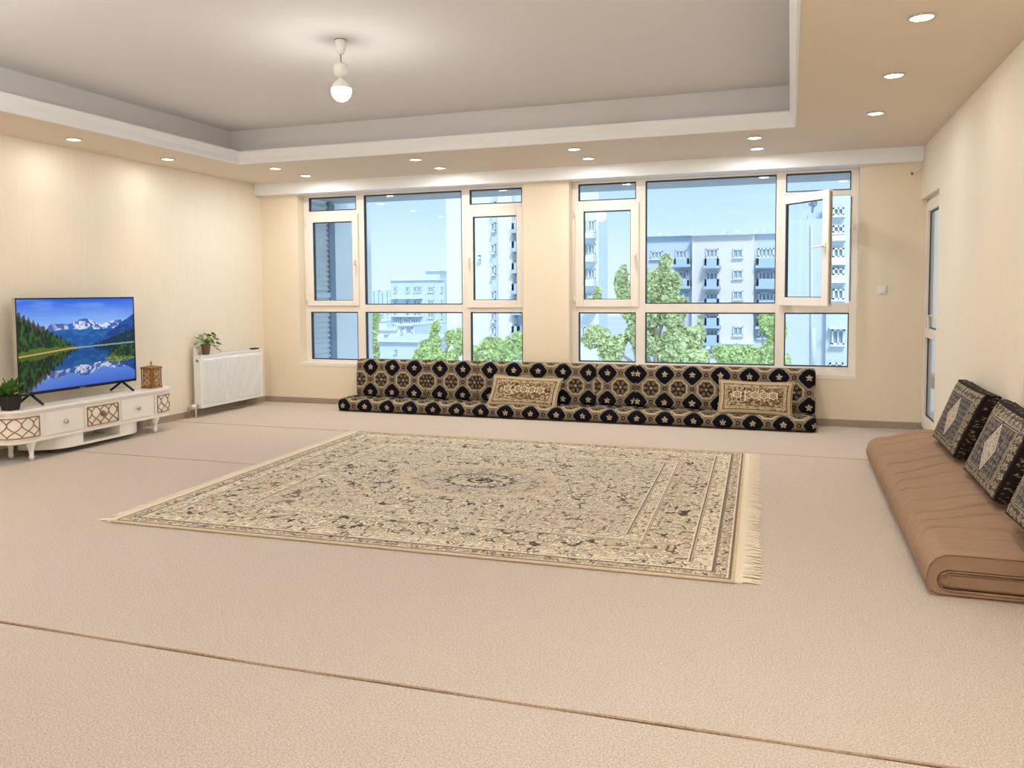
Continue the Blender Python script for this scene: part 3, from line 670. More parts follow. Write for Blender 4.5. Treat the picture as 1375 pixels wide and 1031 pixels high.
# ------------------------------------------------------------------ carved lantern
ln = thing('carved_lantern', 'square carved wooden lantern with a metal finial at the stand end', 'lantern', (-6.17, 6.70, ZT1))
lx, ly, lh, hz0, hz1 = -6.17, 6.70, .068, ZT1, ZT1+.215
MB().box(lx-lh-.005, lx+lh+.005, ly-lh-.005, ly+lh+.005, hz0, hz0+.018).build('base', 'wood', ln, bevel=.002)
MB().box(lx-lh-.005, lx+lh+.005, ly-lh-.005, ly+lh+.005, hz1-.02, hz1).add([(lx-lh, ly-lh, hz1), (lx+lh, ly-lh, hz1), (lx+lh, ly+lh, hz1), (lx-lh, ly+lh, hz1), (lx, ly, hz1+.018)], [(0, 1, 4), (1, 2, 4), (2, 3, 4), (3, 0, 4)]).build('lid', 'wood', ln)
for i in (-1, 1):
    for j in (-1, 1): MB().box(lx+i*lh-.009*(i > 0)-.0*(i < 0), lx+i*lh+.009*(i < 0), ly+j*lh-.009*(j > 0), ly+j*lh+.009*(j < 0), hz0+.018, hz1-.02).build('corner_post', 'wood', ln)
MB().box(lx-lh+.012, lx+lh-.012, ly-lh+.012, ly+lh-.012, hz0+.018, hz1-.02).build('core', 'wood', ln)
for fx, fy, ux, uy in ((1, 0, 0, 1), (0, -1, 1, 0), (-1, 0, 0, 1), (0, 1, 1, 0)):
    m = MB(); c0 = np.array((lx+fx*(lh-.006), ly+fy*(lh-.006), 0)); u_ = np.array((ux, uy, 0.))
    for zc, rr in ((hz0+.06, .03), (hz0+.108, .034), (hz0+.156, .03)):
        for q, r_ in ((0, rr), (0, rr*.5)):
            m.tube([c0+u_*r_*math.cos(a)+np.array((0, 0, zc+r_*.75*math.sin(a))) for a in np.linspace(0, 2*PI, 17)], .0035, 5)
    for sg in (-1, 1):
        m.tube([c0+u_*(sg*.045*math.sin(t*3*PI))*.8+np.array((0, 0, hz0+.02+.175*t)) for t in np.linspace(0, 1, 28)], .003, 5)
    m.build('carved_panel', 'woodlight', ln)
MB().lathe((lx, ly, hz1+.012), [(.012, 0), (.006, .008), (.004, .014), (.012, .022), (.012, .03), (.005, .036), (.003, .046), (.001, .052)], 12).build('finial', 'brass', ln, smooth=True)

# ------------------------------------------------------------------ floor sofa under the windows
def fab(u, v):
    "diamond and medallion brocade, u,v in metres"
    a = u/.29; b = v/.30
    c = np.zeros(u.shape+(3,)) + lin((120, 108, 92))
    h = .5+.5*np.sin((a+b)*2*PI*9); h2 = .5+.5*np.sin((a-b)*2*PI*9)
    c = paint(c, h > .6, (98, 86, 74), .6); c = paint(c, h2 > .7, (142, 128, 108), .5)
    ax = a-np.round(a); bx = b-np.round(b)
    D = (np.abs(ax)**1.25 + np.abs(bx)**1.25)**(1/1.25)
    c = paint(c, (D < .40), (160, 148, 126)); c = paint(c, (D < .365), (18, 19, 26))
    r = np.hypot(ax, bx); th = np.arctan2(bx, ax)
    fl_ = r < .075+.035*np.cos(5*th+1.57); c = paint(c, fl_, (205, 186, 158)); c = paint(c, r < .03, (150, 110, 80))
    ax = a-.5-np.round(a-.5); bx = b-.5-np.round(b-.5); r = np.hypot(ax, bx); th = np.arctan2(bx, ax)
    oc = r*(1+.05*np.cos(8*th))
    c = paint(c, oc < .36, (150, 136, 112)); c = paint(c, oc < .335, (196, 176, 138)); c = paint(c, oc < .29, (120, 106, 84)); c = paint(c, oc < .255, (40, 34, 32))
    c = paint(c, (oc < .235) & (np.cos(6*th) > -.2), (118, 102, 82)); c = paint(c, oc < .10, (40, 34, 34)); c = paint(c, oc < .055, (170, 150, 120))
    for (oa, ob) in ((.5, 0), (0, .5)):
        ax = a-oa-np.round(a-oa); bx = b-ob-np.round(b-ob); r = np.hypot(ax, bx)
        c = paint(c, r < .105, (146, 128, 104)); c = paint(c, r < .085, (56, 38, 38)); c = paint(c, r < .035, (140, 120, 96))
    n = vnoise(u*170, v*170, 3); c = c*(.76+.32*n[..., None])
    return c
def rrect(w, h, r, n):
    "closed rounded rectangle loop centred at 0: points, arc lengths"
    pts = []
    for cx_, cy_, a0 in ((w/2-r, -h/2+r, -PI/2), (w/2-r, h/2-r, 0), (-w/2+r, h/2-r, PI/2), (-w/2+r, -h/2+r, PI)):
        for a in np.linspace(a0, a0+PI/2, 10): pts.append((cx_+r*math.cos(a), cy_+r*math.sin(a)))
    pts = np.array(pts+[pts[0]]); s = np.concatenate([[0], np.cumsum(np.linalg.norm(np.diff(pts, axis=0), axis=1))])
    t = np.linspace(0, s[-1], n, endpoint=False)
    return np.stack([np.interp(t, s, pts[:, 0]), np.interp(t, s, pts[:, 1])], -1), t
def bolster(name, x0, x1, y0, y1, z0, z1, r, parent, uo=0, vo=0, dx=.008, n=150, er=.03, flip=1, wob=.004, seed=1, lean=0):
    lp, t = rrect(y1-y0, z1-z0, r, n)
    xs = list(np.arange(x0+er, x1-er, dx)); 
    st_ = [(x0+er-er*math.sin(a), 1-(1-math.cos(a))*er/((z1-z0)/2)) for a in np.linspace(PI/2, .0, 8)]
    st2 = [(x1-er+er*math.sin(a), 1-(1-math.cos(a))*er/((z1-z0)/2)) for a in np.linspace(0, PI/2, 8)]
    rows = [(x0, .02), (x0, .4)] + st_ + [(x, 1) for x in xs[1:]] + st2 + [(x1, .4), (x1, .02)]
    X = np.array([q[0] for q in rows]); Sx = np.array([q[1] for q in rows])
    cy_, cz_ = (y0+y1)/2, (z0+z1)/2
    T_, XX = np.meshgrid(t, X); SS = Sx[:, None]
    bump = 1 + wob*(fbm(XX*3+seed*7, T_*4, seed)-.5)*10*.5
    Yy = cy_+lp[None, :, 0]*SS*bump; Zv = cz_+lp[None, :, 1]*SS*bump
    Zv = np.maximum(Zv, z0); 
    if lean: Yy = Yy + lean*(Zv-z0)
    A = np.stack([np.broadcast_to(XX, Yy.shape), Yy, Zv], -1)
    cc = fab(XX-uo, T_*flip+vo)
    return gridmesh(name, A, 'fabric', parent, cc, wrap=True)
sm = thing('floor_seat_mattress', 'long low black and beige medallion seat mattress on the carpet under the windows', 'floor cushion', (-2.4, 8.66, 0))
bolster('cover', -5.06, .256, 8.44, 8.88, 0, .148, .06, sm, uo=-.05, vo=.25, wob=.003, n=150)
# front welts
MB().tube([(x, 8.445-.001, .018) for x in (-5.03, .22)], .004, 6).build('welt', 'piping', sm, smooth=True)
bk = [(-4.97, -4.055, 'first backrest from the left of the patterned floor sofa, three medallions wide'),
      (-4.05, -3.405, 'second backrest from the left of the patterned floor sofa, just left of the beige pillow'),
      (-3.40, -2.01, 'wide patterned backrest behind the left beige kilim pillow'),
      (-2.005, -1.585, 'narrowest patterned backrest, at the middle of the floor sofa'),
      (-1.58, .25, 'longest patterned backrest, behind the right beige kilim pillow')]
for k, (a, b, lb) in enumerate(bk):
    o = bolster('backrest_cushion', a, b, 8.745, 8.925, .148, .592, .035, None, uo=-.14+.04*(k % 3), vo=.20, n=160, er=.022, wob=.003, seed=k+2, lean=.06)
    tag(o, lb, 'backrest cushion', 'patterned backrests along the window wall')

# ------------------------------------------------------------------ pillows
def quad_pillow(name, C, th, puff, pattern, parent=None, nu=130, nv=90, pinch=.03, piping=None, box=0.0):
    "C: front corners bl, br, tr, tl (world); th thickness behind; pattern(s,t,w,h) colours"
    bl, br, tr, tl = [np.array(c, float) for c in C]
    nrm = np.cross(br-bl, tl-bl); nrm /= np.linalg.norm(nrm)
    wd = (np.linalg.norm(br-bl)+np.linalg.norm(tr-tl))/2; ht = (np.linalg.norm(tl-bl)+np.linalg.norm(tr-br))/2
    s = (1-np.cos(np.linspace(0, PI, nu)))/2; s = .35*s+.65*np.linspace(0, 1, nu); t = (1-np.cos(np.linspace(0, PI, nv)))/2; t = .35*t+.65*np.linspace(0, 1, nv)
    S_, T_ = np.meshgrid(s, t, indexing='ij')
    a = 2*S_-1; b = 2*T_-1
    S2 = .5+.5*a*(1-pinch*(1-b*b)*1.0); T2 = .5+.5*b*(1-pinch*(1-a*a)*1.6)
    base = ((1-S2)*(1-T2))[..., None]*bl+(S2*(1-T2))[..., None]*br+(S2*T2)[..., None]*tr+((1-S2)*T2)[..., None]*tl
    prof = np.clip((1-a**4)*(1-b**4), 0, 1)**.45
    wob = .010*(fbm(S_*6, T_*5, 17)-.5)
    front = base + nrm*((box*th*.5 + puff*prof + wob*prof)[..., None])
    back = base - nrm*((box*th*.5 + puff*prof)[..., None])
    mid = base - nrm*th*.5
    front = front - nrm*th*.5; back = back - nrm*th*.5
    cf = pattern(S_, T_, wd, ht)
    # one closed sheet: front grid, then back grid, joined along the edge by rings
    F = gridmesh(name, front, 'fabric', parent, cf)
    me = F.data
    import bmesh
    bm = bmesh.new(); off = wloc(parent) if parent is not None else np.zeros(3)
    sub = 4
    bk_ = back[::sub, ::sub] if False else back
    n_, m2 = bk_.shape[:2]
    # border loop indices
    loop = [(i, 0) for i in range(n_)] + [(n_-1, j) for j in range(1, m2)] + [(i, m2-1) for i in range(n_-2, -1, -1)] + [(0, j) for j in range(m2-2, 0, -1)]
    A1 = np.array([front[i, j] for i, j in loop]); B1 = np.array([back[i, j] for i, j in loop])
    rings = np.stack([A1+(B1-A1)*q for q in np.linspace(0, 1, 10)], 0)
    # side band slightly bulged outward
    cen_ = (bl+br+tr+tl)/4 - nrm*th*.5
    for k in range(10):
        w_ = math.sin(PI*k/9)*.012*box; d = rings[k]-cen_; d = d/np.linalg.norm(d, axis=1)[:, None]; rings[k] = rings[k]+d*w_
    ll = np.concatenate([[0], np.cumsum(np.linalg.norm(np.diff(A1, axis=0), axis=1))])
    TT, KK = np.meshgrid(ll, np.linspace(0, 1, 10)); cs = side_pat(TT, KK, th)
    if box > 0: gridmesh('side_band', rings, 'fabric', parent, cs, wrap=True)
    else: gridmesh('side_band', rings, 'fabric', parent, cs, wrap=True)
    gridmesh('back_cover', back[:, ::-1], 'fabric', parent, cf[:, ::-1]*.9)
    if piping:
        for nm, lp_ in (('piping', A1), ('piping', B1)):
            if nm == 'piping' and lp_ is B1 and box == 0: continue
            MB().tube(list(lp_[::2])+[lp_[0]], piping, 6).build('piping', 'piping' if box else 'rugedge', parent, smooth=True)
    return F
def side_pat(L_, K_, th):
    c = np.zeros(L_.shape+(3,))+lin((46, 40, 38)); n = vnoise(L_*42, K_*5, 8)
    c = paint(c, (np.abs(n-.5) < .04) & (np.abs(K_-.5) < .36), (150, 138, 112)); return c
def rectband(x, y, w, h, d0, d1):
    "mask of the ring between insets d0 and d1 (metres)"
    m0 = np.minimum(np.minimum(x, w-x), np.minimum(y, h-y)); return (m0 >= d0) & (m0 < d1)
def beige_pat(S_, T_, w, h):
    x = S_*w; y = T_*h; c = np.zeros(S_.shape+(3,))+lin((196, 176, 142))
    c = paint(c, rectband(x, y, w, h, 0, .012), (150, 128, 100))
    c = paint(c, rectband(x, y, w, h, .045, .052) | rectband(x, y, w, h, .085, .092), (84, 62, 46))
    bd = rectband(x, y, w, h, .052, .085); n = fbm(x*48, y*48, 61, 2)
    c = paint(c, bd & (np.abs(n-.5) < .045), (96, 72, 54))
    fd = rectband(x, y, w, h, .092, 9); c = paint(c, fd, (132, 106, 80))
    n = fbm(x*34, y*34, 62, 2); c = paint(c, fd & (np.abs(n-.5) < .055), (222, 204, 170))
    n = fbm(x*60, y*60, 63, 1); c = paint(c, fd & (n > .72), (76, 54, 42))
    for k, fx in enumerate((.25, .41, .5, .62, .75)):
        r = np.hypot((x-fx*w), (y-h*.56)*1.1); th_ = np.arctan2(y-h*.56, x-fx*w)
        q = r*(1+.16*np.cos(6*th_)); c = paint(c, q < .052, (108, 82, 60)); c = paint(c, (q < .047) & (q > .03), (226, 208, 174)); c = paint(c, q < .018, (214, 192, 154)); c = paint(c, q < .008, (70, 50, 40))
    return c*(.70+.26*vnoise(x*190, y*190, 4)[..., None])*np.array((1., .98, .96))
def rosettes(c, m, x, y, f, seed, cols, off=0.):
    i = np.floor(x*f+off); j = np.floor(y*f+off*.7); q = np.random.RandomState(seed).rand(64, 64, 3)[i.astype(int) % 64, j.astype(int) % 64]
    ax = (x*f+off-i-.5-.2*(q[..., 0]-.5)); ay = (y*f+off*.7-j-.5-.2*(q[..., 1]-.5)); r = np.hypot(ax, ay); t = np.arctan2(ay, ax)
    k = np.floor(4+3*q[..., 2]); p_ = r*(1+.2*np.cos(k*t+q[..., 0]*6))
    c = paint(c, m & (p_ < .34) & (p_ > .24), cols[0]); c = paint(c, m & (p_ < .15), cols[1]); return paint(c, m & (p_ < .07), cols[2])
def dark_pat(S_, T_, w, h):
    x = S_*w; y = T_*h; c = np.zeros(S_.shape+(3,))+lin((76, 68, 66))
    ix = (x-w/2); iy = (y-h/2); pale = (178, 166, 144)
    bd = rectband(x, y, w, h, .010, .085); c = paint(c, bd, (88, 78, 72)); c = rosettes(c, bd, x, y, 13.5, 3, ((190, 178, 148), (168, 156, 130), (60, 52, 50)))
    n = fbm(x*30, y*30, 71, 2); c = paint(c, bd & (np.abs(n-.5) < .03), (160, 148, 126))
    c = paint(c, rectband(x, y, w, h, 0, .010), (44, 38, 38))
    c = paint(c, rectband(x, y, w, h, .085, .091) | rectband(x, y, w, h, .101, .106), (186, 174, 150))
    fd = rectband(x, y, w, h, .106, 9); c = paint(c, fd, (74, 68, 70)); c = rosettes(c, fd, x, y, 19, 4, ((140, 130, 118), (160, 148, 130), (50, 44, 44)), .3)
    n = fbm(x*40, y*40, 74, 2); c = paint(c, fd & (np.abs(n-.5) < .035), (134, 124, 112))
    D = np.abs(ix)/(w*.17)+np.abs(iy)/(h*.34)
    c = paint(c, D < 1.1, (56, 50, 50)); c = paint(c, D < 1, (200, 188, 170)); c = paint(c, (D < .82) & (D > .76), (120, 106, 96))
    md = D < .7; n = fbm(x*55, y*55, 79, 2); c = paint(c, md & (np.abs(n-.5) < .07), (128, 114, 102))
    return c*(.85+.35*vnoise(x*170, y*170, 5)[..., None])
k1 = thing('kilim_pillow', 'beige and brown kilim pillow lying against the wide left backrest', 'pillow', (-2.83, 8.6, .15), 'beige kilim pillows on the floor sofa')
quad_pillow('cover', [P(651, 543, 8.50), P(745, 549, 8.50), P(755, 506, 8.66), P(662, 501, 8.66)], .10, .045, beige_pat, k1, pinch=.05, piping=.004)
k2 = thing('kilim_pillow', 'beige and brown kilim pillow near the right end of the floor sofa', 'pillow', (-.32, 8.6, .15), 'beige kilim pillows on the floor sofa')
quad_pillow('cover', [P(962, 554, 8.50), P(1064, 560, 8.50), P(1067, 511, 8.66), P(965, 507, 8.66)], .10, .045, beige_pat, k2, pinch=.05, piping=.004)

# ------------------------------------------------------------------ folded mattress along the right wall
ft = thing('folded_mattress', 'folded brown mattress along the right wall with cushions on it', 'mattress', (.9, 5.7, 0))
fy0, fy1 = 4.10, 7.27; XR_ = 1.188
def seglen(pts):
    return np.concatenate([[0], np.cumsum(np.linalg.norm(np.diff(pts, axis=0), axis=1))])
def resample(pts, n):
    pts = np.array(pts); s = seglen(pts); t = np.linspace(0, s[-1], n); return np.stack([np.interp(t, s, pts[:, 0]), np.interp(t, s, pts[:, 1])], -1)
x0 = .605; outer = [(XR_, .197)]
rt, rb = .10, .06
outer += [(x0+rt-rt*math.sin(a), .197-rt+rt*math.cos(a)) for a in np.linspace(0, PI/2, 14)]
outer += [(x0+rb-rb*math.cos(a), rb-rb*math.sin(a)*1.0) for a in np.linspace(0, PI/2, 10)]
outer += [(XR_, 0)]
inner = [(XR_, .026)] + [(x0+.095-.045*math.sin(a), .071-.045*math.cos(a)) for a in np.linspace(0, PI, 16)] + [(XR_, .116)]
loopC = np.concatenate([resample(outer, 90), resample(inner, 90)])
dn = np.roll(loopC, -1, 0)-np.roll(loopC, 1, 0); nn = np.stack([-dn[:, 1], dn[:, 0]], -1); nn /= np.linalg.norm(nn, axis=1)[:, None]+1e-9   # outward = left of travel? checked below
if nn[20][1] < 0: nn = -nn
ysr = [(fy0+.0, .009), (fy0+.002, .006), (fy0+.008, .002), (fy0+.016, 0)] + [(y, 0) for y in np.linspace(fy0+.022, fy1-.05, 850)]
ysr += [(fy1-.05+.05*math.sin(a), .05*(1-math.cos(a))) for a in np.linspace(.1, PI/2, 8)]
Yv = np.array([q[0] for q in ysr])[:, None]; ins = np.array([q[1] for q in ysr])[:, None]
Lx = loopC[None, :, 0]-nn[None, :, 0]*ins; Lz = loopC[None, :, 1]-nn[None, :, 1]*ins
Lx = np.broadcast_to(Lx, (len(ysr), loopC.shape[0])).copy(); Lz = np.broadcast_to(Lz, Lx.shape).copy()
isout = (np.arange(loopC.shape[0]) < 90)[None, :] & (Lz > .03)
topm = np.clip((Lz-.10)/.07, 0, 1)*isout
sm_ = lambda q: q*q*(3-2*q)
crownx = sm_(np.clip((Lx-.68)/.36, 0, 1)); alongy = sm_(np.clip((Yv-fy0-.05)/1.1, 0, 1))
Lz = Lz + .075*crownx*alongy*topm
cre = [7.05, 6.84, 6.52, 6.2, 5.88, 5.6, 5.36, 5.12, 4.9, 4.7, 4.5]
dis = np.zeros_like(Lx)
for k, yk in enumerate(cre):
    bend = yk + .05*np.sin((Lx-.6)*5+k*1.3) - .10*np.clip((.72-Lx)/.12, 0, 1)**2 - .04*(Lx-.9)
    wv = .010; d = (Yv-bend); fade = np.clip(1.15-np.clip((.14-Lz)/.12, 0, 1), 0, 1)
    dis += -.022*np.exp(-(d/wv)**2)*fade + .005*np.exp(-((d-.03)/.03)**2)*fade + .004*np.exp(-((d+.05)/.05)**2)*fade
dis += .006*(fbm(np.broadcast_to(Yv, Lx.shape)*9, Lx*2, 44)-.5)*2
dis = dis*(np.arange(loopC.shape[0]) < 90)[None, :]*np.clip(Lz/.05, 0, 1)*np.clip((Yv-fy0)/.06, 0, 1)
Lx = Lx + nn[None, :, 0]*dis; Lz = Lz + nn[None, :, 1]*dis
A = np.stack([Lx, np.broadcast_to(Yv, Lx.shape), np.maximum(Lz, 0)], -1)
ocov = gridmesh('outer_fold', A, 'futon', ft, wrap=True)
for q_ in (A[0], A[-1]): MB().add([tuple(p) for p in q_], [(k, k+1, 178-k, 179-k) for k in range(89)]).build('fold_end', 'futon', ft)
# seam welts along the near end of the fold
MB().tube([(x, fy0-.002, z) for x, z in loopC[8:82:3]], .0035, 6).build('welt', 'futon', ft, smooth=True)
MB().tube([(x, fy0+.0, z) for x, z in loopC[92:178:3]], .0035, 6).build('welt', 'futon', ft, smooth=True)
ilp, it = rrect(XR_-.655, .082, .036, 60)
rows = []
for y, i_ in [(fy0+.012, .016), (fy0+.014, .008), (fy0+.02, .002), (fy0+.03, 0)] + [(y, 0) for y in np.linspace(fy0+.06, fy1-.1, 30)]:
    sc_ = np.array([1-i_*2/(XR_-.655), 1-i_*2/.082]); q = ilp*sc_
    rows.append(np.stack([q[:, 0]+(.655+XR_)/2, np.full(len(q), y), q[:, 1]+.071], -1))
A = np.array(rows); il = gridmesh('inner_fold', A, 'futon', ft, wrap=True)
MB().add([tuple(p) for p in A[0]], [tuple(range(60))]).build('inner_end', 'futon', ft)
MB().tube([(.70, fy0+.004, .040), (.70, fy0+.004, .103)], .0025, 6).tube([(.70, fy0+.006, .103), (1.18, fy0+.006, .106)], .0025, 6).build('end_seam', 'futon', ft, smooth=True)

def right_cushion(px4, label):
    # px4: photo points bl(far bottom), br(near bottom), tr(near top), tl(far top); bottoms at x=1.035, tops at x=1.15
    def atX(u, v, X):
        d = FWD + RIGHT*(u-CX)/FPX + UP*(CY-v)/FPX; return EYE + d*(X/d[0])
    xb, xt = 1.01, 1.095
    C = [atX(*px4[0], xb), atX(*px4[1], xb), atX(*px4[2], xt), atX(*px4[3], xt)]
    C = [np.array(c) for c in C]
    t = thing('patterned_cushion', label, 'cushion', tuple((C[0]+C[1])/2), 'dark patterned cushions leaning on the right wall')
    quad_pillow('cover', C, .075, .032, dark_pat, t, nu=170, nv=110, pinch=.02, piping=.005, box=1.0)
right_cushion([(1253, 585), (1281, 613), (1325, 530), (1288, 510)], 'dark charcoal cushion with pale diamond, farthest from the viewer beside the balcony door')
right_cushion([(1295, 629), (1335, 672), (1392, 568), (1342, 537)], 'dark charcoal cushion with pale diamond, the middle one of the three on the brown mattress')
right_cushion([(1351, 688), (1412, 748), (1482, 625), (1408, 578)], 'dark patterned cushion cut off by the picture edge, nearest on the brown mattress')

# ------------------------------------------------------------------ rug
rg = thing('persian_rug', 'large cream and brown fringed persian rug on the carpet in the middle', 'rug', (-2.1, 5.5, 0))
nl, nr, fr, flc = map(np.array, ((-3.925, 3.893), (-.235, 3.975), (-.345, 7.19), (-4.075, 7.215)))
ns, ntt = 800, 560
S_, T_ = np.meshgrid(np.linspace(0, 1, ns), np.linspace(0, 1, ntt), indexing='ij')
XY = ((1-S_)*(1-T_))[..., None]*nl+(S_*(1-T_))[..., None]*nr+(S_*T_)[..., None]*fr+((1-S_)*T_)[..., None]*flc
wR, hR = 3.7, 3.27; x = S_*wR; y = T_*hR
c = np.zeros(x.shape+(3,))+lin((216, 198, 170))
tan, dk, gr, cream = (184, 162, 134), (70, 58, 52), (132, 120, 110), (236, 224, 202)
def scroll(c, m, f, th, rgb, seed, a=.9):
    n = fbm(x*f, y*f, seed, 2); return paint(c, m & (np.abs(n-.5) < th), rgb, a)
def motifs(c, m, f, seed, big=.36, colr=gr):
    "petalled palmettes on a jittered lattice, every one different"
    for off in (0., .5):
        i = np.floor(x*f+off); j = np.floor(y*f+off); q = np.random.RandomState(seed+int(off*2)).rand(64, 64, 4)[i.astype(int) % 64, j.astype(int) % 64]
        ax = x*f+off-i-.5-.34*(q[..., 0]-.5); ay = y*f+off-j-.5-.34*(q[..., 1]-.5)
        r = np.hypot(ax*(1+.5*(q[..., 3] > .6)), ay); t = np.arctan2(ay, ax); s0 = big*(.45+.6*q[..., 2])*(1 if off == 0 else .55)
        p_ = r*(1+.22*np.cos(np.floor(5+4*q[..., 3])*t+q[..., 0]*6))
        c = paint(c, m & (p_ < s0), dk, .75); c = paint(c, m & (p_ < s0*.84), cream, .95); c = paint(c, m & (p_ < s0*.55), colr, .85); c = paint(c, m & (p_ < s0*.3), cream, .9); c = paint(c, m & (p_ < s0*.14), dk, .9)
    return c
def band(c, m, ground, f1, f2, fm, seed, big=.36):
    c = paint(c, m, ground); c = scroll(c, m, f2, .06, cream, seed+1, .75); c = scroll(c, m, f1, .045, dk, seed, .9); return motifs(c, m, fm, seed+2, big)
allm = np.ones_like(x, bool); c = paint(c, allm, (214, 198, 172))
field = rectband(x, y, wR, hR, .62, 9)
c = scroll(c, field, 30, .07, (178, 160, 138), 102, .8); c = scroll(c, field, 30, .05, cream, 105, .8); c = scroll(c, field, 11, .036, dk, 101, .9); c = scroll(c, field, 17, .036, (104, 88, 76), 103, .85); c = motifs(c, field, 8.2, 5, .40); c = motifs(c, field, 5.1, 15, .26, (176, 140, 120))
c = band(c, rectband(x, y, wR, hR, .24, .50), (188, 170, 144), 14, 30, 6.2, 111, .40)
c = band(c, rectband(x, y, wR, hR, .12, .22), (216, 200, 172), 24, 40, 11, 121)
c = band(c, rectband(x, y, wR, hR, .035, .10), (178, 158, 132), 34, 50, 17, 131)
c = band(c, rectband(x, y, wR, hR, .52, .60), (214, 198, 170), 28, 44, 14, 141)
for d in (.022, .105, .225, .505, .605):
    c = paint(c, rectband(x, y, wR, hR, d, d+.008), (80, 66, 58), .85); c = paint(c, rectband(x, y, wR, hR, d+.012, d+.018), (234, 222, 198), .9)
    c = paint(c, rectband(x, y, wR, hR, d-.008, d-.003), (104, 90, 78), .7)
# medallion
mx_, my_ = (x-wR*.5), (y-hR*.5); r = np.hypot(mx_/.62, my_/.50); th_ = np.arctan2(my_/.5, mx_/.62)
q = r*(1+.06*np.cos(16*th_))
c = paint(c, q < 1.0, (212, 192, 164), .6); c = paint(c, (q < .80), (186, 172, 156)); mm = q < .80
c = scroll(c, mm, 22, .06, (118, 102, 90), 151, .8); c = scroll(c, mm, 36, .05, cream, 152, .7)
c = paint(c, (q < .84) & (q > .79), (190, 172, 136), .7); c = paint(c, (q < .42) & (q > .37), dk, .8); c = paint(c, (q < .36), (208, 194, 172)); c = scroll(c, q < .36, 26, .06, (90, 76, 70), 153, .9)
c = paint(c, (q < .16) & (q > .12), dk); c = paint(c, q < .06, dk)
# corner spandrels
for sx1 in (0, 1):
    for sy1 in (0, 1):
        dx = (x-.62) if not sx1 else (wR-.62-x); dy = (y-.62) if not sy1 else (hR-.62-y)
        sp_ = field & (np.hypot(dx/.75, dy/.6)*(1+.07*np.cos(14*np.arctan2(dy, dx))) < 1)
        c = paint(c, sp_, (190, 174, 154), .22)
c = paint(c, rectband(x, y, wR, hR, 0, .014), (206, 184, 144))
c = c*(.84+.32*vnoise(x*130, y*130, 6)[..., None])
Zr = .0125+.001*vnoise(x*30, y*30, 2)
gridmesh('pile', np.concatenate([XY, Zr[..., None]], -1), 'rug', rg, c)
MB().prism([tuple(nl), tuple(nr), tuple(fr), tuple(flc)], .0005, .012).build('backing', 'rugedge', rg)
for a, b in ((nl, nr), (flc, fr)):
    MB().tube([(a[0]+(b[0]-a[0])*t, a[1]+(b[1]-a[1])*t, .009) for t in np.linspace(0, 1, 20)], .009, 8).build('side_binding', 'rugedge', rg, smooth=True)
for (a, b, sg, ex) in ((nr, fr, 1, (.035, .125)), (nl, flc, -1, (.03, .12))):
    d = (b-a)/np.linalg.norm(b-a); o_ = np.array((d[1], -d[0])); o_ = o_*sg*np.sign(o_[0])
    MB().prism([tuple(a), tuple(a+o_*ex[0]), tuple(b+o_*ex[0]), tuple(b)], .001, .010).build('end_band', 'fringe', rg)
    m = MB(); Ln = np.linalg.norm(b-a); nT = 250; R3 = random.Random(5)
    for k in range(nT):
        p_ = a+d*Ln*(k+.5)/nT+o_*ex[0]*.9; q_ = p_+o_*(ex[1]-ex[0])*R3.uniform(.8, 1.08)+d*R3.uniform(-.02, .02); mid_ = (p_+q_)/2+d*R3.uniform(-.006, .006)
        wv = .0034
        vs = []
        for (pp, z_) in ((p_, .009), (mid_, .008), (q_, .002)): vs += [(pp[0]-d[0]*wv, pp[1]-d[1]*wv, z_), (pp[0], pp[1], z_+.003), (pp[0]+d[0]*wv, pp[1]+d[1]*wv, z_)]
        m.add(vs, [(0, 1, 4, 3), (1, 2, 5, 4), (3, 4, 7, 6), (4, 5, 8, 7)])
    fo = m.build('fringe', 'fringe', rg); fo['kind'] = 'stuff'

# ------------------------------------------------------------------ small wall things
sw_ = thing('light_switch', 'square white rocker switch on the wall right of the windows', 'light switch', (.866, Yb, 1.39))
MB().box(.826, .908, Yb-.010, Yb, 1.349, 1.436).build('plate', 'switch', sw_, bevel=.003)
MB().box(.840, .894, Yb-.015, Yb-.009, 1.362, 1.423).build('rocker', 'switch', sw_, bevel=.003)
hk = thing('curtain_hook', 'small pale metal curtain hook high in the right corner below the beam', 'hook', (1.18, Yb, 2.54))
MB().tube([(Xr, 8.90, 2.585), (1.16, 8.90, 2.55), (1.11, 8.90, 2.52)], .006, 8).build('rod', 'switch', hk, smooth=True)
MB().lathe((1.105, 8.90, 2.52), [(.004, -.015), (.012, -.008), (.012, .008), (.004, .015)], 10).build('end_knob', 'brass', hk, smooth=True)

# ------------------------------------------------------------------ outside
struct(MB().box(-260, 260, 12.5, 420, -12.5, -12).build('ground', 'ground'), 'pale street level far below the windows', 'ground')
o = MB().box(-6.6, 2.8, 9.27, 10.5, 2.68, 2.86).box(Xr+.21, 2.8, 6.9, 9.27, 2.68, 2.86).build('roof_overhang', 'slab'); struct(o, 'grey concrete slab overhanging the windows outside, with an added sun-blocking stretch over the balcony', 'slab')  # stretch above the balcony is unseen, added to block the sun
o = MB().box(-6.19, 2.6, 9.27, 9.72, .38, .50).build('outer_ledge', 'facade_w'); struct(o, 'pale ledge outside below the windows', 'ledge')
wg = thing('neighbouring_wing', 'pale projecting wing of the same house with grey horizontal slats, outside the left window', 'building', (-6.5, 10.3, -12))
MB().box(-8.2, -6.20, 9.27, 11.45, -12, 3.4).build('wall', 'facade_w', wg)
MB().box(-6.2, -6.15, 10.16, 10.30, .2, 2.66).build('corner_strip', 'outdark', wg)
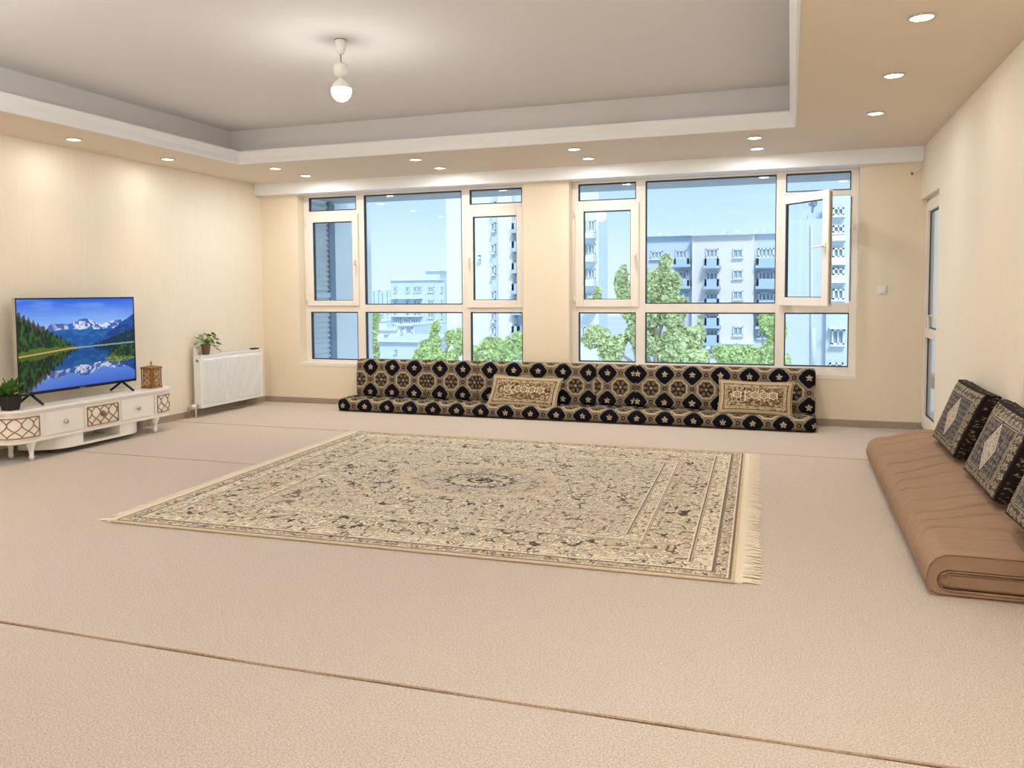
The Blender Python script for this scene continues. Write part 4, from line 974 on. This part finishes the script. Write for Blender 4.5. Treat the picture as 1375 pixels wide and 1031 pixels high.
for k in range(34):
    z = .2+k*.072
    if abs(z-1.35) < .03: continue
    MB().add([(-6.198, 9.3, z), (-6.198, 10.16, z), (-6.165, 10.16, z+.008), (-6.165, 9.3, z+.008), (-6.198, 9.3, z+.062), (-6.198, 10.16, z+.062)],
             [(0, 1, 2, 3), (3, 2, 5, 4), (0, 3, 4), (1, 5, 2)]).build('slat', 'slat', wg)
MB().box(-6.2, -6.155, 9.3, 10.16, 1.33, 1.40).build('rail', 'facade_b', wg)

def rect(mb, u0, u1, v0, v1, Y, dep, back=0):
    a = P(u0, v1, Y); b = P(u1, v0, Y); mb.box(a[0], b[0], Y-dep, Y+back, a[2], b[2]); return mb
def facwin(par, u0, u1, v0, v1, Y, nm=2, name='window', dark=False):
    a = P(u0, v1, Y); b = P(u1, v0, Y); t = (b[0]-a[0])*.09; x0_, x1_, z0_, z1_ = a[0], b[0], a[2], b[2]
    t = max(t, .05)
    m = MB().box(x0_, x0_+t, Y-.18, Y+.02, z0_, z1_).box(x1_-t, x1_, Y-.18, Y+.02, z0_, z1_).box(x0_, x1_, Y-.18, Y+.02, z0_, z0_+t).box(x0_, x1_, Y-.18, Y+.02, z1_-t, z1_)
    for k in range(1, nm): xx = x0_+(x1_-x0_)*k/nm; m.box(xx-t*.4, xx+t*.4, Y-.18, Y+.02, z0_, z1_)
    m.box(x0_-t, x1_+t, Y-.28, Y, z0_-t*1.2, z0_)
    w_ = m.build(name, 'outframe', par)
    MB().box(x0_, x1_, Y-.06, Y-.02, z0_, z1_).build('pane', 'outglass', w_)
    return w_
def balc(par, u0, u1, v0, v1, Y, mt='balcony', dep=1.0):
    a = P(u0, v1, Y-dep); b = P(u1, v0, Y-dep)
    o = MB().box(a[0], b[0], Y-dep, Y-dep+.12, a[2], b[2]).box(a[0], a[0]+.12, Y-dep, Y, a[2], b[2]).box(b[0]-.12, b[0], Y-dep, Y, a[2], b[2]).box(a[0]-.08, b[0]+.08, Y-dep-.08, Y, a[2]-.18, a[2]).build('balcony', mt, par)
    return o
def bodybox(par, u0, u1, v0, Y, depth, mt, name='facade'):
    a = P(u0, v0, Y); b = P(u1, v0, Y); return MB().box(a[0], b[0], Y, Y+depth, -12, a[2]).build(name, mt, par)
# C: long apartment block opposite the right window
YC_ = 55
bC = thing('apartment_block', 'long pale five storey apartment block with balconies, seen through the right window', 'building', (3, 58, -12))
bodybox(bC, 850, 930, 318.5, YC_+.0, 12, 'facade_b'); bodybox(bC, 930, 1013, 316.5, YC_-.6, 12, 'facade_c'); bodybox(bC, 1013, 1075, 314.5, YC_, 12, 'facade_b')
rect(MB(), 850, 930, 316.5, 318.5, YC_-.1, .4, 1).build('parapet', 'facade_w', bC); rect(MB(), 929, 1014, 314.6, 316.6, YC_-.7, .4, 1).build('parapet', 'facade_w', bC); rect(MB(), 1013, 1075, 312.4, 314.6, YC_-.1, .4, 1).build('parapet', 'facade_w', bC)
rect(MB(), 968, 975.5, 310, 316, YC_+1, .4, 1.2).build('chimney', 'facade_b', bC)
m = MB(); 
for u in (897, 912, 928): rect(m, u, u+.8, 311, 318, YC_+3, .1)
rect(m, 897, 928, 311, 311.8, YC_+3, .1); m.build('roof_railing', 'facade_w', bC)
m = MB()
for u in (1013.5, 1026, 1040, 1054): rect(m, u, u+.9, 304.8, 314, YC_+1, .1)
rect(m, 1013.5, 1056, 304.8, 306, YC_+1, .1); m.build('roof_railing', 'facade_w', bC)
YQ = YC_-.6
for v in (336, 364, 392, 440): facwin(bC, 984.3, 997.4, v-1.5, v+10, YQ)
for v in (338, 366, 394, 420): facwin(bC, 874, 890, v-1, v+9.5, YC_, 3)
for v in (336, 364, 392, 440): facwin(bC, 907.5, 922.5, v, v+11, YC_, 3)
for v in (333, 364, 392, 421, 441): facwin(bC, 948, 964.5, v+1, v+13, YQ, 3)
for v in (346.5, 374.5, 401, 427, 450): balc(bC, 946, 965, v, v+10, YQ)
for v in (333, 364, 392, 420, 441): facwin(bC, 1018, 1039.5, v, v+12, YC_, 4)
for v in (346, 374, 403, 428): balc(bC, 1016, 1050, v, v+10, YC_)
for v in (347, 376): balc(bC, 905, 925, v, v+8, YC_)
facwin(bC, 941, 968, 462, 474, YQ, 4); rect(MB(), 930, 1013, 459.5, 461, YQ, .25).build('string_course', 'facade_w', bC)
MB().box(P(929.2, 400, YQ)[0], P(930.2, 400, YQ)[0], YQ-.1, YQ, -12, P(930, 318, YQ)[2]).build('drainpipe', 'facade_w', bC)
# B: tall tower between the windows
YT_ = 40
struct(MB().box(2.6, 2.8, 7.0, 10.5, -.2, 2.86).box(Xr+.21, 2.8, 6.8, 7.0, -.2, 2.86).build('balcony_wall', 'facade_d'), 'pale wall outside the balcony door, with an added sun-blocking end wall', 'wall')  # end wall is unseen, added to keep sun out of the door
struct(MB().box(Xr+.21, 2.6, 7.0, 9.26, -.2, -.02).box(Xr+.08, 2.6, 9.27, 10.5, -.2, -.02).build('balcony_floor', 'facade_d'), 'pale balcony floor outside the door', 'floor')
bB = thing('tall_tower_block', 'very tall white tower block standing behind the pillar between the windows', 'building', (-14, 44, -12))
bodybox(bB, 597, 658.6, 120, YT_+.8, 14, 'facade_w'); bodybox(bB, 658.6, 667, 120, YT_+.5, 13, 'facade_b'); bodybox(bB, 667, 686, 120, YT_, 13, 'facade_c'); bodybox(bB, 686, 760, 120, YT_+.6, 8, 'facade_b'); bodybox(bB, 760, 803.5, 120, YT_+.3, 2.2, 'facade_w')
for v in (271, 299, 328, 357, 391, 420, 439): facwin(bB, 660.3, 665.8, v, v+11.5, YT_+.5, 1)
for v in (286, 297+14, 340, 368, 396, 425): balc(bB, 687, 697, v+13, v+22, YT_+.6); facwin(bB, 689, 694.5, v, v+12, YT_+.6, 1)
facwin(bB, 643.3, 645.6, 343, 350, YT_+.8, 1)
for v in (296, 328, 361, 393, 438): facwin(bB, 790.5, 800, v, v+14, YT_+.3, 2); facwin(bB, 782, 786.5, v+1, v+15, YT_+.3, 1)
for v in (321, 352, 384, 419): rect(MB(), 788, 802, v-8, v, YT_+.3, .9).build('balcony', 'facade_w', bB)
# A: five storey block in the distance
YA = 95
bA = thing('distant_block', 'distant pale blue block with a rooftop box, centre of the left window', 'building', (-45, 100, -12))
bodybox(bA, 524.5, 597, 376.5, YA, 14, 'facade_b'); rect(MB(), 573, 591.5, 364, 377, YA+2, .3, 6).build('rooftop_box', 'slat', bA); rect(MB(), 571.5, 594, 363, 364.3, YA+2, .8, 6).build('rooftop_cap', 'facade_w', bA)
rect(MB(), 524, 597, 375.2, 376.8, YA, .4, 1).build('parapet', 'facade_w', bA)
for u, w_ in ((529, 4), (545, 5), (555.5, 5), (561, 4.5), (575, 8), (592, 3.4)):
    for v in (385, 402.5, 420): facwin(bA, u, u+w_, v, v+7, YA, 2 if w_ > 6 else 1)
for v in (401.3, 425): rect(MB(), 525, 568, v-1.6, v, YA, 1.0).build('balcony', 'facade_w', bA)
for u in (528, 542, 552): facwin(bA, u, u+10, 427, 434, YA, 3)
# D: nearer white house at the right
YD = 30
bD = thing('white_house', 'near white rendered house with a blank wall and rooftop antenna, behind the open casement', 'building', (3, 34, -12))
bodybox(bD, 1056.5, 1112, 295, YD, 10, 'facade_d'); bodybox(bD, 1085, 1112, 286, YD+2, 6, 'facade_d', 'stair_tower'); bodybox(bD, 1112, 1190, 262, YD-.3, 11, 'facade_d')
MB().tube([P(1091, 286, YD+3), P(1091, 268, YD+3)], .05, 6).tube([P(1086, 275, YD+3), P(1097, 271, YD+3)], .07, 6).tube([P(1090, 271, YD+3), P(1095, 277, YD+3)], .10, 6).build('antenna', 'outdark', bD)
MB().tube([P(1090, 302, YD-.1), P(1090, 493, YD-.1)], .035, 8).tube([P(1093, 440, YD-.1), P(1093, 493, YD-.1)], .05, 8).build('drainpipe', 'facade_w', bD, smooth=True)
for v0_, v1_ in ((279, 290), (303, 313), (333, 346), (360, 369.5), (388, 402)): facwin(bD, 1118, 1133, v0_, v1_, YD-.3, 2)
for v in (320, 352, 376): rect(MB(), 1116, 1136, v-4, v+4, YD-.3, .35).build('balcony', 'facade_w', bD)
facwin(bD, 1116.5, 1133.5, 442, 462, YD-.3, 2); facwin(bD, 1113.5, 1132, 487, 500, YD-.3, 2)
rect(MB(), 1113, 1137, 439.5, 441, YD-.3, .5).build('window_hood', 'facade_w', bD)
# low houses
def lowhouse(u0, u1, v0, Y, mt, lb, wins):
    t = thing('low_house', lb, 'building', (P(u0, v0, Y)[0], Y, -12))
    bodybox(t, u0, u1, v0, Y, 9, mt, 'walls'); rect(MB(), u0-.6, u1+.6, v0-1.4, v0, Y, .5, 9).build('parapet', 'facade_w', t)
    for a in wins: facwin(t, *a, Y, 1)
lowhouse(489, 519, 431, 130, 'facade_w', 'low white house at the left edge of the distant block', [(500, 505, 438, 444)])
lowhouse(506, 534, 443, 80, 'facade_w', 'small white flat roofed house below the distant block', [(516, 522, 449, 457)])
lowhouse(534, 556, 437, 76, 'facade_w', 'white house with a dark window in front of the distant block', [(538, 541, 441, 448), (546, 554, 440, 448)])
lowhouse(498, 566, 458, 60, 'facade_b', 'long low pale blue building with a flat roof above the trees', [(505, 509, 470, 475), (530, 533, 470, 474)])
for k, (u0, u1, v0) in enumerate(((496, 501.5, 391), (502.5, 507.5, 389.5), (508.5, 513, 392), (514, 519.5, 390), (520.5, 523.8, 388.5))):
    t = tag(bodybox(None, u0, u1, v0, 230, 2, 'facade_b', 'far_building') , ['leftmost', 'second from the left', 'middle', 'fourth from the left', 'rightmost and tallest'][k] + ' of five tiny hazy buildings on the horizon', 'building', 'hazy buildings on the horizon')
lowhouse(640, 706, 462, 57, 'facade_w', 'low white building at the foot of the tower block', [])
lp_ = thing('street_lamp', 'street lamp post in front of the apartment block', 'street lamp', P(951, 486, 40))
a = P(951, 486, 40); MB().tube([(a[0], 40, -12), (a[0], 40, P(951, 466, 40)[2])], .07, 8).build('post', 'outdark', lp_, smooth=True)
rect(MB(), 948.5, 953.5, 465, 468.5, 40, .3, .3).build('lamp_head', 'facade_w', lp_)

# trees
def tree(label, Y, blobs, n, mt, trunk_u, seed, leafs=.2):
    "blobs: (u, v, ru, rv) crown lumps in photo pixels at distance Y"
    R_ = np.random.RandomState(seed); k = Y/1050.
    base = P(trunk_u, 480, Y); t = thing('tree', label, 'tree', (base[0], Y, -12))
    small = []
    for (u, v, ru, rv) in blobs:
        for q_ in range(9):
            a_ = R_.uniform(0, 6.28); d_ = R_.uniform(.3, .95); f_ = R_.uniform(.28, .5); small.append((u+ru*d_*math.cos(a_), v+rv*d_*math.sin(a_), ru*f_, rv*f_))
    tot = sum(b[2]*b[3] for b in small); V_ = []
    for (u, v, ru, rv) in small:
        c_ = np.array(P(u, v, Y)); m = int(n*ru*rv/tot)
        d = R_.normal(size=(m, 3)); d /= np.linalg.norm(d, axis=1)[:, None]
        rad = R_.uniform(.35, 1.0, m)**.5
        p_ = c_ + d*rad[:, None]*np.array((ru*k, min(ru, rv)*k*1.1, rv*k)); V_.append(p_)
    C_ = np.concatenate(V_); m = len(C_)
    C_ = C_[vnoise(C_[:, 0]*1.1+50, C_[:, 2]*1.1+C_[:, 1]*.6+60, seed) > .22]; m = len(C_)
    a = R_.normal(size=(m, 3)); a /= np.linalg.norm(a, axis=1)[:, None]; b = R_.normal(size=(m, 3)); b = np.cross(a, b); b /= np.linalg.norm(b, axis=1)[:, None]
    s = R_.uniform(.6, 1.3, m)[:, None]*leafs
    q = np.stack([C_-a*s, C_+b*s*.55, C_+a*s, C_-b*s*.55], 1).reshape(-1, 3) - np.array((base[0], Y, -12))
    me = bpy.data.meshes.new('foliage'); me.vertices.add(4*m); me.vertices.foreach_set('co', q.astype(np.float32).ravel())
    me.loops.add(4*m); me.loops.foreach_set('vertex_index', np.arange(4*m, dtype=np.int32)); me.polygons.add(m); me.polygons.foreach_set('loop_start', np.arange(0, 4*m, 4, dtype=np.int32)); me.update(calc_edges=True)
    me.materials.append(M[mt]); o = bpy.data.objects.new('foliage', me); COL.objects.link(o); o.parent = t; o['kind'] = 'stuff'
    top_ = P(trunk_u, min(b[1] for b in blobs)+10, Y); mb = MB().tube([(base[0], Y, -12), (base[0]+.1, Y, -4), (base[0], Y, top_[2]-.8)], [.22, .16, .04], 8)
    for (u, v, ru, rv) in blobs:
        c_ = P(u, v, Y); mb.tube([(base[0], Y, c_[2]-1.4), ((base[0]+c_[0])/2, Y, c_[2]-.5), c_], [.07, .05, .02], 5)
    mb.build('trunk', 'trunk', t, smooth=True)
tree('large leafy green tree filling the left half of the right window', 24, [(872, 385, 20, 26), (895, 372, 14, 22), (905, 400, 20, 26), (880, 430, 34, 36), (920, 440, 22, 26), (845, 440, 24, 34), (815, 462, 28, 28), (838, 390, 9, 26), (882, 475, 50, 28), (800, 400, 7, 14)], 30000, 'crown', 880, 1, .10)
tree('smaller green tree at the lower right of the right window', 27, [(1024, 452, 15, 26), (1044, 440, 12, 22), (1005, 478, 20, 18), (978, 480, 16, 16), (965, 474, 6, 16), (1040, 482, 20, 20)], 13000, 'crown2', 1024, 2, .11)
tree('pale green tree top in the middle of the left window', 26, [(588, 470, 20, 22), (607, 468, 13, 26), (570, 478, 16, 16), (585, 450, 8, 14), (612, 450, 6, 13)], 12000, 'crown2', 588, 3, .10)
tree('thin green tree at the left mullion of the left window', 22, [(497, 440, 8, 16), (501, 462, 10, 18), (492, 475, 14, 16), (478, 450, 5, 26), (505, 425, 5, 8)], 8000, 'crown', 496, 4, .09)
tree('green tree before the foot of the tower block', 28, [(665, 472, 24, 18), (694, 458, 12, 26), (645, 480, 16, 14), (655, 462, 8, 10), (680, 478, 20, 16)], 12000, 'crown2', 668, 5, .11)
